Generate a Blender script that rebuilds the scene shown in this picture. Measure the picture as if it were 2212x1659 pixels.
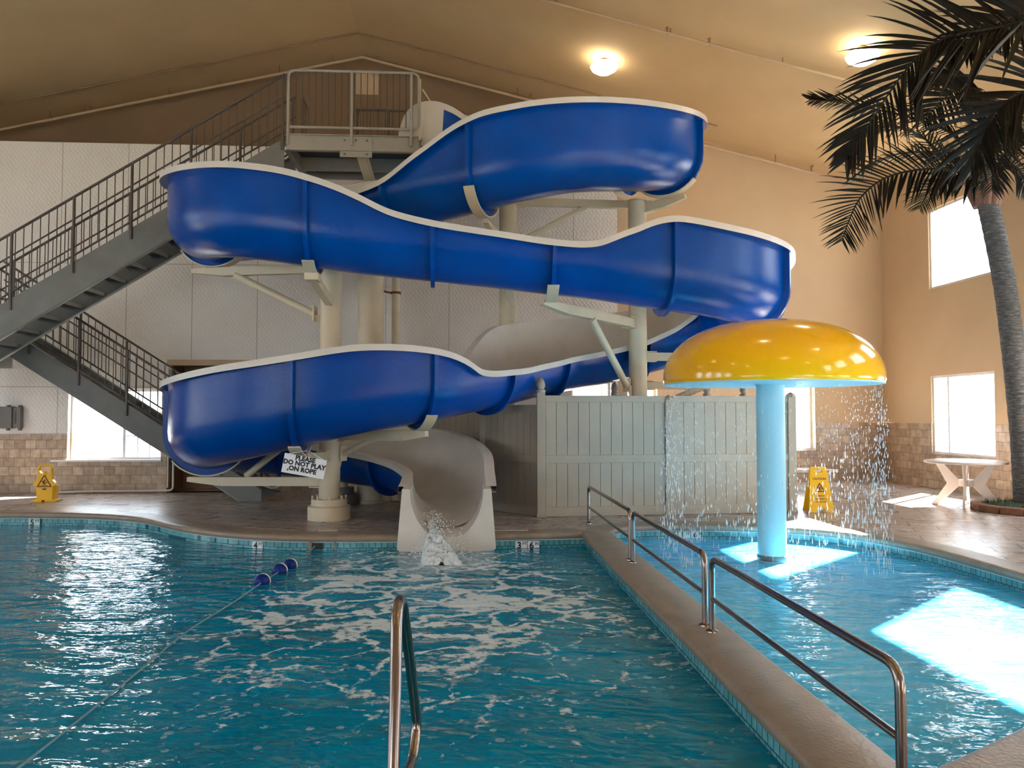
import bpy, bmesh, math, random
from mathutils import Vector, Matrix
random.seed(7)
S = bpy.context.scene
C = S.collection
PI = math.pi
for o in list(bpy.data.objects): bpy.data.objects.remove(o)

# ------------------------------------------------------------------ camera
F = 1700.0
PITCH = math.atan(63.5 / F)
YAW = math.atan(106 * math.cos(PITCH) / F)
EYE = 1.55
cd = bpy.data.cameras.new('camera'); cam = bpy.data.objects.new('camera', cd); C.objects.link(cam)
cd.sensor_fit = 'HORIZONTAL'; cd.sensor_width = 36; cd.lens = F / 2212 * 36
cd.clip_start = .05; cd.clip_end = 300
cam.location = (0, 0, EYE); cam.rotation_euler = (PI / 2 + PITCH, 0, -YAW)
S.camera = cam

# ------------------------------------------------------------------ light
S.view_settings.view_transform = 'Standard'; S.view_settings.look = 'None'
S.view_settings.gamma = 1; S.view_settings.use_curve_mapping = False
S.view_settings.exposure = -0.3
W = bpy.data.worlds.new('sky'); S.world = W; W.use_nodes = True
W.node_tree.nodes['Background'].inputs[0].default_value = (.80, .90, 1.0, 1)
W.node_tree.nodes['Background'].inputs[1].default_value = 12.0
sd = bpy.data.lights.new('sun', 'SUN'); sun = bpy.data.objects.new('sun', sd); C.objects.link(sun)
sd.energy = 190; sd.angle = .012; sd.color = (1, .95, .86)
sun.rotation_euler = Vector((-1.12, -1.0, -1.0)).to_track_quat('-Z', 'Y').to_euler()
sun.location = (20, 20, 18)

# room numbers (metres)
XR, XL, YB, YF = 9.74, -14.2, 17.68, -5.0        # right wall, left wall, back wall, wall behind the viewer
RX, RZ, SL = -2.24, 9.64, .2345                   # ridge and roof slope
YW = 15.9                                         # face of the white panelled wall
ZW = -.175                                        # water level
def roof(x): return RZ - SL * abs(x - RX)
UP = [(13.86, 15.82), (10.16, 12.1), (6.4, 8.36), (2.7, 4.64), (-1.0, .94)]   # window bays of the right wall
def portal(loc, rot, w, h):
    d = bpy.data.lights.new('window_daylight', 'AREA'); d.shape = 'RECTANGLE'; d.size = w; d.size_y = h
    d.cycles.is_portal = True
    o = bpy.data.objects.new('window_daylight', d); C.objects.link(o); o.location = loc; o.rotation_euler = rot
# ------------------------------------------------------------------ nodes
def mat(name, col=(.8, .8, .8), rough=.5, metal=0, **kw):
    m = bpy.data.materials.new(name); m.use_nodes = True
    b = m.node_tree.nodes['Principled BSDF']
    b.inputs['Base Color'].default_value = (*col, 1); b.inputs['Roughness'].default_value = rough
    b.inputs['Metallic'].default_value = metal
    for k, v in kw.items():
        b.inputs[k.replace('_', ' ')].default_value = v
    return m
class NT:
    def __init__(s, m): s.m = m; s.t = m.node_tree; s.n = s.t.nodes; s.b = s.n['Principled BSDF']
    def add(s, kind, **kw):
        x = s.n.new(kind)
        for k, v in kw.items(): setattr(x, k, v)
        return x
    def put(s, sock, v):
        if isinstance(v, bpy.types.NodeSocket): s.t.links.new(v, sock)
        elif v is not None: sock.default_value = v
    def math(s, op, a, b=None, c=None, clamp=False):
        x = s.add('ShaderNodeMath', operation=op, use_clamp=clamp)
        for i, v in enumerate((a, b, c)): s.put(x.inputs[i], v)
        return x.outputs[0]
    def pos(s): return s.add('ShaderNodeNewGeometry').outputs['Position']
    def sep(s, v):
        x = s.add('ShaderNodeSeparateXYZ'); s.put(x.inputs[0], v); return x.outputs
    def comb(s, a, b, c=0.0):
        x = s.add('ShaderNodeCombineXYZ'); [s.put(x.inputs[i], v) for i, v in enumerate((a, b, c))]; return x.outputs[0]
    def mapping(s, v, sc=(1, 1, 1), rot=(0, 0, 0), loc=(0, 0, 0)):
        x = s.add('ShaderNodeMapping'); s.put(x.inputs[0], v)
        x.inputs['Scale'].default_value = sc; x.inputs['Rotation'].default_value = rot; x.inputs['Location'].default_value = loc
        return x.outputs[0]
    def noise(s, v, scale, detail=3, rough=.5, dist=0):
        x = s.add('ShaderNodeTexNoise'); s.put(x.inputs['Vector'], v); x.inputs['Scale'].default_value = scale
        x.inputs['Detail'].default_value = detail; x.inputs['Roughness'].default_value = rough; x.inputs['Distortion'].default_value = dist
        return x.outputs[0]
    def ramp(s, f, stops):
        x = s.add('ShaderNodeValToRGB'); s.put(x.inputs[0], f); e = x.color_ramp.elements
        while len(e) < len(stops): e.new(.5)
        for q, (p, c) in zip(e, stops): q.position = p; q.color = (*c, 1) if len(c) == 3 else c
        return x.outputs[0]
    def mix(s, f, a, b, blend='MIX'):
        x = s.add('ShaderNodeMix', data_type='RGBA', blend_type=blend); s.put(x.inputs[0], f)
        for i, v in ((6, a), (7, b)): s.put(x.inputs[i], (*v, 1) if isinstance(v, tuple) and len(v) == 3 else v)
        return x.outputs[2]
    def bump(s, h, strength=.3, dist=.02, normal=None):
        x = s.add('ShaderNodeBump'); s.put(x.inputs['Height'], h); x.inputs['Strength'].default_value = strength
        x.inputs['Distance'].default_value = dist
        if normal: s.put(x.inputs['Normal'], normal)
        return x.outputs[0]
    def base(s, v): s.put(s.b.inputs['Base Color'], v)
    def rough(s, v): s.put(s.b.inputs['Roughness'], v)
    def normal(s, v): s.put(s.b.inputs['Normal'], v)

def noisy(name, c1, c2, rough=.5, scale=3, metal=0, bump=0, bscale=40, stretch=(1, 1, 1), **kw):
    m = mat(name, c1, rough, metal, **kw); t = NT(m); p = t.mapping(t.pos(), stretch)
    t.base(t.ramp(t.noise(p, scale, 5), [(.3, c1), (.7, c2)]))
    if bump: t.normal(t.bump(t.noise(p, bscale, 2), bump, .01))
    return m
M = {}
M['gable'] = noisy('shaded_tan_gable', (.155, .10, .052), (.17, .11, .058), .8, 1.2, bump=.15, bscale=60)  # tan darkened to hold the shade on the upper gable
M['tan'] = noisy('tan_plaster', (.50, .37, .235), (.54, .40, .255), .75, 1.2, bump=.15, bscale=60)
M['ceil'] = noisy('tan_ceiling', (.47, .33, .17), (.52, .37, .20), .8, .8, bump=.15, bscale=40)
M['blue'] = noisy('blue_gelcoat', (.0, .042, .25), (.0, .052, .29), .11, 2, bump=.22, bscale=90, Specular_IOR_Level=.22)
M['white'] = noisy('white_gelcoat', (.66, .64, .60), (.60, .57, .52), .35, 3)
M['cream'] = noisy('cream_paint', (.62, .55, .40), (.56, .49, .35), .45, 4)
M['steel'] = noisy('grey_painted_steel', (.115, .12, .112), (.145, .148, .138), .55, 4)
M['steel_l'] = noisy('pale_grey_beam', (.30, .29, .26), (.34, .33, .29), .5, 4)
M['rail'] = noisy('dark_rail', (.055, .045, .04), (.09, .075, .065), .45, 6, .3)
M['grate'] = mat('dark_grating', (.05, .055, .06), .6)
M['chrome'] = noisy('brushed_stainless', (.24, .20, .185), (.32, .275, .25), .2, 2, 1.0)
M['vinyl'] = noisy('taupe_vinyl', (.34, .30, .24), (.38, .34, .27), .5, 3)
M['vinyl_d'] = mat('vinyl_groove', (.08, .07, .055), .8)
M['yellow'] = noisy('yellow_gelcoat', (.80, .42, .0), (.84, .46, .0), .16, 1.5, Coat_Weight=.35, Coat_Roughness=.06)
M['pale_blue'] = noisy('pale_blue_paint', (.32, .56, .62), (.40, .63, .68), .4, 3, stretch=(1, 1, .3))
M['caution'] = mat('caution_yellow', (.85, .47, .0), .35)
M['black'] = mat('black_paint', (.012, .010, .010), .5)
M['darkred'] = mat('dark_red_print', (.10, .012, .008), .5)
M['signwhite'] = mat('sign_white', (.80, .82, .86), .4)
M['red'] = mat('red_tape', (.5, .02, .02), .5)
M['plastic'] = noisy('white_resin', (.62, .55, .50), (.66, .59, .53), .4, 3)
M['winframe'] = mat('window_vinyl', (.75, .74, .74), .4)
M['galv'] = mat('grey_enclosure', (.12, .115, .11), .45)
M['rust'] = noisy('rusty_iron', (.20, .07, .02), (.10, .04, .02), .8, 30)
M['pipe'] = noisy('cream_sprinkler_pipe', (.50, .37, .24), (.44, .32, .20), .55, 4)
M['conduit'] = mat('brown_conduit', (.22, .13, .07), .6)
M['dirt'] = noisy('dark_soil_groundcover', (.010, .020, .008), (.03, .05, .02), .9, 60, bump=.8, bscale=80)
M['grass'] = mat('groundcover_leaves', (.02, .055, .015), .7)
M['brickr'] = noisy('red_brown_brick', (.13, .055, .03), (.20, .09, .05), .8, 20, bump=.4, bscale=60)
M['frond'] = noisy('dark_palm_leaf', (.010, .011, .008), (.024, .017, .010), .6, 12, Specular_IOR_Level=.2)
M['frond_g'] = noisy('olive_palm_leaf', (.025, .032, .016), (.05, .045, .025), .6, 12, Specular_IOR_Level=.2)
M['sheath'] = noisy('dry_palm_sheath', (.10, .09, .075), (.18, .15, .12), .8, 30, bump=.5, bscale=60)
M['husk'] = noisy('brown_husk', (.16, .075, .05), (.10, .05, .035), .8, 20, bump=.6, bscale=50)
M['outside'] = noisy('pale_ground_outside', (.55, .53, .48), (.62, .6, .55), .9, 1)
M['bark_out'] = mat('shrub_outside', (.20, .24, .14), .9)
M['floatw'] = mat('float_white', (.78, .74, .66), .4)
M['floatb'] = mat('float_blue', (.003, .02, .17), .35, Specular_IOR_Level=.2)
M['rope'] = mat('pale_rope', (.16, .30, .36), .6)

def m_tiles(name, c1, c2, mortar, w, h, horiz=False, rot=0, msize=.006, rough=.4, spec_noise=.0, bumpst=.4, offset=.5):
    m = mat(name, c1, rough); t = NT(m); p = t.pos(); s = t.sep(p)
    v = t.mapping(p, rot=(0, 0, rot)) if horiz else t.comb(t.math('ADD', s[0], s[1]), s[2])
    b = t.add('ShaderNodeTexBrick'); t.put(b.inputs['Vector'], v)
    b.inputs['Color1'].default_value = (*c1, 1); b.inputs['Color2'].default_value = (*c2, 1); b.inputs['Mortar'].default_value = (*mortar, 1)
    b.inputs['Scale'].default_value = 1; b.inputs['Mortar Size'].default_value = msize; b.inputs['Bias'].default_value = 0
    b.inputs['Brick Width'].default_value = w; b.inputs['Row Height'].default_value = h; b.offset = offset
    n = t.noise(p, 9, 5)
    t.base(t.mix(.7, b.outputs['Color'], t.ramp(n, [(.3, (.45, .43, .42)), (.7, (1, 1, 1))]), 'MULTIPLY'))
    if spec_noise: t.rough(t.math('MULTIPLY_ADD', t.noise(p, 2.2, 3), spec_noise, rough))
    hgt = t.math('MULTIPLY_ADD', n, .25, t.math('SUBTRACT', 1.0, b.outputs['Fac']))
    t.normal(t.bump(hgt, bumpst, .006))
    return m
M['walltile'] = m_tiles('wall_tile', (.54, .41, .29), (.36, .26, .18), (.15, .10, .07), .20, .172, rough=.35, msize=.004)
M['deck'] = m_tiles('stamped_concrete', (.54, .46, .41), (.42, .35, .30), (.06, .045, .04), .66, .33, True, .42, .011, .16, .26, .5)
M['pooltile'] = m_tiles('pool_tile', (.16, .48, .52), (.10, .38, .44), (.03, .12, .16), .076, .076, msize=.005, rough=.15)
M['coping'] = noisy('coping_concrete', (.26, .205, .155), (.20, .155, .115), .38, 5, bump=.4, bscale=45)
M['edge'] = mat('white_edge_tile', (.55, .70, .70), .3)
M['basin'] = noisy('pool_plaster', (.10, .42, .50), (.12, .48, .56), .6, 2)

def m_panel():
    m = mat('white_wall_panel', (.60, .56, .52), .38); t = NT(m); p = t.pos(); s = t.sep(p)
    j = t.math('FRACT', t.math('DIVIDE', t.math('ADD', s[0], 20 + 1.27 - (.03)), 1.27))
    jl = t.math('LESS_THAN', t.math('ABSOLUTE', t.math('SUBTRACT', j, .5)), .006)
    k = t.math('FRACT', t.math('DIVIDE', t.math('SUBTRACT', s[2], .85), 2.44))
    kl = t.math('LESS_THAN', t.math('ABSOLUTE', t.math('SUBTRACT', k, .5)), .003)
    jk = t.math('MAXIMUM', jl, kl)
    t.base(t.mix(jk, t.ramp(t.noise(p, .8, 3), [(.3, (.72, .68, .63)), (.7, (.77, .73, .68))]), (.42, .38, .34)))
    q = t.comb(t.math('ADD', s[0], t.math('MULTIPLY', t.math('SINE', t.math('MULTIPLY', s[2], 70)), .012)), s[2])
    w = t.math('MULTIPLY', t.math('SINE', t.math('MULTIPLY', t.sep(q)[0], 75)), t.math('SINE', t.math('MULTIPLY', s[2], 58)))
    w2 = t.math('ADD', w, t.math('MULTIPLY', t.noise(p, 28, 3), 1.6))
    t.normal(t.bump(t.math('SUBTRACT', w2, t.math('MULTIPLY', jk, 3)), .42, .008))
    return m
M['panel'] = m_panel()

def m_water(name, deep, lite, foam_c=None, sparkle=0, seed=0):
    m = mat(name, deep, .03); t = NT(m); p = t.pos(); s = t.sep(p)
    t.b.inputs['IOR'].default_value = 1.33; t.b.inputs['Specular IOR Level'].default_value = .34
    warp = t.mapping(p, (1, 1, 1), (0, 0, .25), (seed, 0, 0))
    w1 = t.noise(t.mapping(warp, (1.0, 2.1, 1)), 1.5, 2, .45, .6)
    w2 = t.noise(t.mapping(warp, (1.0, 1.8, 1)), 4.5, 2, .5, .4)
    w3 = t.noise(t.mapping(warp, (1, 1.5, 1)), 15, 2, .5)
    h = t.math('ADD', t.math('MULTIPLY', w1, 1.0), t.math('MULTIPLY', w2, .34)); h = t.math('ADD', h, t.math('MULTIPLY', w3, .07))
    nrm = t.bump(h, .5, .13)
    col = t.ramp(t.noise(p, .5, 3), [(.35, deep), (.68, lite)])
    if foam_c:
        dx = t.math('SUBTRACT', s[0], foam_c[0]); dy = t.math('SUBTRACT', foam_c[1], s[1])
        dist = t.math('SQRT', t.math('ADD', t.math('MULTIPLY', dx, dx), t.math('MULTIPLY', t.math('MULTIPLY', dy, dy), .42)))
        d = t.math('MULTIPLY_ADD', t.math('SUBTRACT', t.noise(p, .9, 3), .5), 2.6, dist)
        fan = t.math('MAXIMUM', t.math('SUBTRACT', t.math('ABSOLUTE', t.math('ADD', dx, .1)), t.math('MULTIPLY_ADD', dy, .42, .35)), 0.0)
        d = t.math('MULTIPLY_ADD', fan, 2.2, d)
        fade = t.math('SUBTRACT', 1.0, t.math('DIVIDE', d, 4.4), clamp=True)
        fade = t.math('MULTIPLY', fade, t.math('MULTIPLY_ADD', dist, .55, .30, clamp=True))
        wp = t.add('ShaderNodeVectorMath', operation='MULTIPLY_ADD')
        nn = t.add('ShaderNodeTexNoise'); t.put(nn.inputs['Vector'], p); nn.inputs['Scale'].default_value = 2.4; nn.inputs['Detail'].default_value = 5
        t.put(wp.inputs[0], nn.outputs['Color']); wp.inputs[1].default_value = (1.1, 1.1, 0); t.put(wp.inputs[2], t.mapping(p, (.9, 1.35, 0)))
        vo = t.add('ShaderNodeTexVoronoi', feature='DISTANCE_TO_EDGE'); t.put(vo.inputs['Vector'], wp.outputs[0]); vo.inputs['Scale'].default_value = 1.7
        edge = t.math('MULTIPLY_ADD', t.math('SUBTRACT', t.noise(p, 11, 5, .7), .5), .42, vo.outputs['Distance'])
        thr = t.math('MULTIPLY_ADD', fade, .30, -.066)
        lace = t.math('MULTIPLY', t.math('SUBTRACT', thr, edge), 16, clamp=True)
        core = t.math('SUBTRACT', 1.0, t.math('MULTIPLY', t.math('MULTIPLY_ADD', t.math('SUBTRACT', t.noise(p, 7, 4, .7), .5), 1.6, dist), 1.5), clamp=True)
        vb = t.add('ShaderNodeTexVoronoi'); t.put(vb.inputs['Vector'], t.mapping(p, (1, 1, 0))); vb.inputs['Scale'].default_value = 7.5
        bub = t.math('MULTIPLY', t.math('LESS_THAN', vb.outputs['Distance'], t.math('MULTIPLY', t.noise(p, 2.4, 3), .34)),
                     t.math('GREATER_THAN', t.noise(p, 14, 3), .47))
        bub = t.math('MULTIPLY', bub, t.math('SUBTRACT', 1.0, t.math('DIVIDE', dist, 6.0), clamp=True))
        f = t.math('MAXIMUM', t.math('MAXIMUM', lace, core), t.math('MULTIPLY', bub, .75), clamp=True)
        f = t.math('MULTIPLY', f, .8)
        col = t.mix(f, col, (.72, .82, .88))
        t.rough(t.math('MULTIPLY_ADD', f, .5, .03))
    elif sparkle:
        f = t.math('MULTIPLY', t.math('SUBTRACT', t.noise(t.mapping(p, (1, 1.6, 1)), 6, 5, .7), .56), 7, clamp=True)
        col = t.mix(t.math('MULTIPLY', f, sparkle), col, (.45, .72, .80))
    t.base(col); t.normal(nrm)
    return m
M['water'] = m_water('pool_water', (.0, .15, .25), (.0, .25, .44), (-.25, 9.6))
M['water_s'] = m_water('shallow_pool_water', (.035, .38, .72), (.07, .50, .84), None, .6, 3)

def m_glass():
    m = mat('window_glass', (1, 1, 1), .02); t = NT(m)
    tr = t.add('ShaderNodeBsdfTransparent'); gl = t.add('ShaderNodeBsdfGlossy'); gl.inputs['Roughness'].default_value = .02
    mx = t.add('ShaderNodeMixShader'); mx.inputs[0].default_value = .05
    t.put(mx.inputs[1], tr.outputs[0]); t.put(mx.inputs[2], gl.outputs[0])
    t.put(t.n['Material Output'].inputs[0], mx.outputs[0]); return m
M['glass'] = m_glass()
def m_emit(name, col, st):
    m = mat(name, (1, 1, 1)); m.node_tree.nodes['Principled BSDF'].inputs['Emission Color'].default_value = (*col, 1)
    m.node_tree.nodes['Principled BSDF'].inputs['Emission Strength'].default_value = st; return m
M['lampglow'] = m_emit('lamp_glow', (1, .87, .66), 24)
M['drop'] = mat('water_drop', (.85, .90, .92), .1, 0, Alpha=.75)
def m_splash():
    m = mat('white_water', (.62, .74, .82), .3); t = NT(m)
    n = t.noise(t.pos(), 22, 5, .7); t.base(t.ramp(n, [(.32, (.45, .64, .74)), (.55, (.90, .94, .97))])); t.normal(t.bump(n, .8, .03)); return m
M['splash'] = m_splash()
def m_bark():
    m = mat('palm_bark', (.10, .10, .10), .85); t = NT(m); p = t.pos()
    n = t.noise(t.mapping(p, (1, 1, 6)), 9, 6, .75)
    t.base(t.ramp(n, [(.34, (.018, .020, .024)), (.52, (.07, .075, .08)), (.72, (.24, .22, .20))])); t.normal(t.bump(n, .7, .02)); return m
M['bark'] = m_bark()

# ------------------------------------------------------------------ mesh builder
def V(*a): return Vector(a)
class MB:
    def __init__(s): s.v = []; s.f = []; s.m = []
    def add(s, vs, fs, mi=0):
        b = len(s.v); s.v += [tuple(q) for q in vs]; s.f += [tuple(b + i for i in f) for f in fs]; s.m += [mi] * len(fs); return s
    def box(s, a, b, mi=0):
        x0, x1 = sorted((a[0], b[0])); y0, y1 = sorted((a[1], b[1])); z0, z1 = sorted((a[2], b[2]))
        return s.add([(x0, y0, z0), (x1, y0, z0), (x1, y1, z0), (x0, y1, z0), (x0, y0, z1), (x1, y0, z1), (x1, y1, z1), (x0, y1, z1)],
                     [(0, 3, 2, 1), (4, 5, 6, 7), (0, 1, 5, 4), (1, 2, 6, 5), (2, 3, 7, 6), (3, 0, 4, 7)], mi)
    def beam(s, p, q, w, h, mi=0, up=(0, 0, 1), w2=None, h2=None):
        p, q = Vector(p), Vector(q); d = (q - p).normalized(); n = d.cross(Vector(up))
        if n.length < 1e-4: n = Vector((1, 0, 0))
        n.normalize(); u = n.cross(d); vs = []
        for c, ww, hh in ((p, w, h), (q, w2 or w, h2 or h)):
            for a, b in ((-1, -1), (1, -1), (1, 1), (-1, 1)): vs.append(c + n * (a * ww / 2) + u * (b * hh / 2))
        return s.add(vs, [(0, 3, 2, 1), (4, 5, 6, 7), (0, 1, 5, 4), (1, 2, 6, 5), (2, 3, 7, 6), (3, 0, 4, 7)][::-1], mi)
    def tube(s, pts, r, n=10, mi=0, cap=True, sx=1):
        pts = [Vector(p) for p in pts]; R = r if isinstance(r, (list, tuple)) else [r] * len(pts)
        b = len(s.v); N = len(pts); t0 = (pts[1] - pts[0]).normalized()
        a = t0.orthogonal().normalized(); fs = []
        for i, p in enumerate(pts):
            t = ((pts[min(i + 1, N - 1)] - pts[max(i - 1, 0)])).normalized()
            a = (a - t * a.dot(t)).normalized(); c = t.cross(a)
            for k in range(n):
                th = 2 * PI * k / n; s.v.append(tuple(p + (a * math.cos(th) + c * math.sin(th) * sx) * R[i]))
        for i in range(N - 1):
            for k in range(n):
                k2 = (k + 1) % n; fs.append((b + i * n + k, b + i * n + k2, b + (i + 1) * n + k2, b + (i + 1) * n + k))
        if cap: fs.append(tuple(b + k for k in range(n))[::-1]); fs.append(tuple(b + (N - 1) * n + k for k in range(n)))
        s.f += fs; s.m += [mi] * len(fs); return s
    def lathe(s, prof, c=(0, 0, 0), n=32, mi=0, mis=None):
        b = len(s.v); fs = []; ms = []
        for r, z in prof:
            for k in range(n):
                th = 2 * PI * k / n; s.v.append((c[0] + r * math.cos(th), c[1] + r * math.sin(th), c[2] + z))
        for i in range(len(prof) - 1):
            for k in range(n):
                k2 = (k + 1) % n; fs.append((b + i * n + k, b + i * n + k2, b + (i + 1) * n + k2, b + (i + 1) * n + k)); ms.append(mis[i] if mis else mi)
        for i in (0, len(prof) - 1):
            if prof[i][0] > 1e-3:
                f = tuple(b + i * n + k for k in range(n)); fs.append(f[::-1] if i == 0 else f); ms.append(mis[min(i, len(mis) - 1)] if mis else mi)
        s.f += fs; s.m += ms; return s
    def prism(s, poly, axis, a, b, mi=0):
        def P(u, v, w): return {'x': (w, u, v), 'y': (u, w, v), 'z': (u, v, w)}[axis]
        n = len(poly); vs = [P(u, v, a) for u, v in poly] + [P(u, v, b) for u, v in poly]
        fs = [tuple(range(n))[::-1], tuple(range(n, 2 * n))] + [(i, (i + 1) % n, n + (i + 1) % n, n + i) for i in range(n)]
        return s.add(vs, fs, mi)
    def rows(s, rows, closed=False, mi=0, mis=None):
        b = len(s.v); n = len(rows[0]); fs = []; ms = []
        for r in rows: s.v += [tuple(p) for p in r]
        for i in range(len(rows) - 1):
            for k in range(n if closed else n - 1):
                k2 = (k + 1) % n; fs.append((b + i * n + k, b + i * n + k2, b + (i + 1) * n + k2, b + (i + 1) * n + k)); ms.append(mis[k] if mis else mi)
        s.f += fs; s.m += ms; return s
    def xf(s, M4):
        s.v = [tuple(M4 @ Vector(p)) for p in s.v]; return s
    def build(s, name, mats, parent=None, smooth=None, bevel=0, origin=None):
        if isinstance(mats, str): mats = [mats]
        xs = [p[0] for p in s.v]; ys = [p[1] for p in s.v]; zs = [p[2] for p in s.v]
        o0 = Vector(origin) if origin else Vector(((min(xs) + max(xs)) / 2, (min(ys) + max(ys)) / 2, min(zs)))
        me = bpy.data.meshes.new(name); me.from_pydata([tuple(Vector(p) - o0) for p in s.v], [], s.f)
        for q in mats: me.materials.append(M[q])
        me.polygons.foreach_set('material_index', s.m)
        bm = bmesh.new(); bm.from_mesh(me); bmesh.ops.recalc_face_normals(bm, faces=bm.faces); bm.to_mesh(me); bm.free()
        if smooth:
            me.shade_smooth(); me.set_sharp_from_angle(angle=math.radians(smooth))
        me.update()
        o = bpy.data.objects.new(name, me); C.objects.link(o); o.location = o0
        if bevel:
            bv = o.modifiers.new('bevel', 'BEVEL'); bv.width = bevel; bv.segments = 2; bv.limit_method = 'ANGLE'
        if parent: adopt(o, parent)
        return o
def wmat(o):
    m = Matrix.LocRotScale(o.location, o.rotation_euler, o.scale)
    return wmat(o.parent) @ o.matrix_parent_inverse @ m if o.parent else m
def adopt(o, parent):
    o.parent = parent; o.matrix_parent_inverse = wmat(parent).inverted(); return o
def tag(o, label=None, cat=None, group=None, kind=None):
    for k, v in (('label', label), ('category', cat), ('group', group), ('kind', kind)):
        if v: o[k] = v
    return o
def thing(name, loc, label, cat, group=None):
    o = bpy.data.objects.new(name, None); C.objects.link(o); o.location = loc; o.empty_display_size = .2
    return tag(o, label, cat, group)
def struct(name, mb, mats, **kw):
    return tag(mb.build(name, mats, **kw), kind='structure')
def copy_tree(o, parent=None):
    c = o.copy(); C.objects.link(c)
    if parent: c.parent = parent; c.matrix_parent_inverse = o.matrix_parent_inverse.copy()
    for ch in [q for q in bpy.data.objects if q.parent == o]: copy_tree(ch, c)
    return c
def fillet(pts, r, n=6):
    pts = [Vector(p) for p in pts]; out = [pts[0]]
    for i in range(1, len(pts) - 1):
        a, b, c = pts[i - 1], pts[i], pts[i + 1]; u = (a - b); v = (c - b)
        d = min(r, u.length * .45, v.length * .45); p = b + u.normalized() * d; q = b + v.normalized() * d
        for k in range(n + 1):
            t = k / n; out.append(p * (1 - t) ** 2 + b * 2 * t * (1 - t) + q * t * t)
    out.append(pts[-1]); return out
def spline(pts, n=8):
    pts = [Vector(p) for p in pts]; P = [2 * pts[0] - pts[1]] + pts + [2 * pts[-1] - pts[-2]]; out = []
    for i in range(1, len(P) - 2):
        for k in range(n):
            t = k / n; a, b, c, d = P[i - 1:i + 3]
            out.append(.5 * ((2 * b) + (c - a) * t + (2 * a - 5 * b + 4 * c - d) * t * t + (3 * b - a - 3 * c + d) * t ** 3))
    out.append(pts[-1]); return out
def text(name, body, size, mtx, parent, mt, bold=.0, ext=.0015, align='CENTER', sx=1):
    cu = bpy.data.curves.new(name, 'FONT'); cu.body = body; cu.size = size; cu.align_x = align; cu.align_y = 'CENTER'
    cu.extrude = ext; cu.offset = bold; cu.resolution_u = 2; cu.space_line = .85
    tmp = bpy.data.objects.new('tmp', cu); C.objects.link(tmp)
    me = bpy.data.meshes.new_from_object(tmp.evaluated_get(bpy.context.evaluated_depsgraph_get()))
    bpy.data.objects.remove(tmp); me.name = name
    me.materials.clear(); me.materials.append(M[mt])
    o = bpy.data.objects.new(name, me); C.objects.link(o)
    l, r, sc = (mtx @ Matrix.Diagonal((sx, 1, 1, 1))).decompose(); o.location = l; o.rotation_euler = r.to_euler(); o.scale = sc
    if parent: adopt(o, parent)
    return o
def frame(o, right, up):
    right = Vector(right).normalized(); up = Vector(up); n = right.cross(up).normalized(); up = n.cross(right)
    m = Matrix((right, up, n)).transposed().to_4x4(); m.translation = Vector(o); return m

# ------------------------------------------------------------------ room shell
def wall_holes(u0, u1, z0, z1, holes, at, thick, axis, mb, mi=0, reveal=True):
    """wall in plane axis=at, from at to at+thick, with rectangular holes (u0,u1,z0,z1)"""
    us = sorted({u0, u1, *[h[0] for h in holes], *[h[1] for h in holes]}); us = [u for u in us if u0 <= u <= u1]
    zs = sorted({z0, z1, *[h[2] for h in holes], *[h[3] for h in holes]}); zs = [z for z in zs if z0 <= z <= z1]
    P = (lambda u, z, w: (w, u, z)) if axis == 'x' else (lambda u, z, w: (u, w, z))
    for w in (at, at + thick):
        for i in range(len(us) - 1):
            for j in range(len(zs) - 1):
                cu, cz = (us[i] + us[i + 1]) / 2, (zs[j] + zs[j + 1]) / 2
                if any(h[0] < cu < h[1] and h[2] < cz < h[3] for h in holes): continue
                mb.add([P(us[i], zs[j], w), P(us[i + 1], zs[j], w), P(us[i + 1], zs[j + 1], w), P(us[i], zs[j + 1], w)], [(0, 1, 2, 3)], mi)
    if reveal:
        for h in holes:
            a, b, c, d = max(h[0], u0), min(h[1], u1), max(h[2], z0), min(h[3], z1)
            if c >= d or a >= b: continue
            e = [((a, c), (b, c)), ((b, c), (b, d)), ((b, d), (a, d)), ((a, d), (a, c))]
            for (p, q) in e:
                if p[1] == q[1] and p[1] in (z0, z1) and h[2] != p[1] and h[3] != p[1]: continue
                mb.add([P(*p, at), P(*q, at), P(*q, at + thick), P(*p, at + thick)], [(0, 1, 2, 3)], mi)
    return mb
WC = 1.34                         # tile wainscot height at the right
LO = [(a, b, .72, 2.33) for a, b in UP]; HI = [(a, b, 4.13, 5.8) for a, b in UP]
TR = roof(XR)
mb = MB(); wall_holes(YF, YB, WC, TR, LO + HI, XR, .25, 'x', mb); struct('wall_right', mb, ['tan'])
mb = MB(); wall_holes(YF, YB, 0, WC, LO, XR - .012, .262, 'x', mb); struct('trim_1', mb, ['walltile'])
# back wall
TW = 6.87; XE = 3.16
BW = [(3.62, 4.42, .7, 2.27), (6.9, 8.1, .7, 2.27)]
mb = MB(); wall_holes(XE, XR, WC, roof(XL) - .3, BW, YB, .25, 'y', mb)
z0 = roof(XL) - .3
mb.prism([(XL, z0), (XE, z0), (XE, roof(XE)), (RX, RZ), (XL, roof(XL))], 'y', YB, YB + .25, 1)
mb.prism([(XE, z0), (XR, z0), (XR, roof(XR)), (XE, roof(XE))], 'y', YB, YB + .25)
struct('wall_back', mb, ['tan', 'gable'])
mb = MB(); wall_holes(3.3, XR, 0, WC, BW, YB - .012, .262, 'y', mb); struct('trim_2', mb, ['walltile'])
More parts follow.
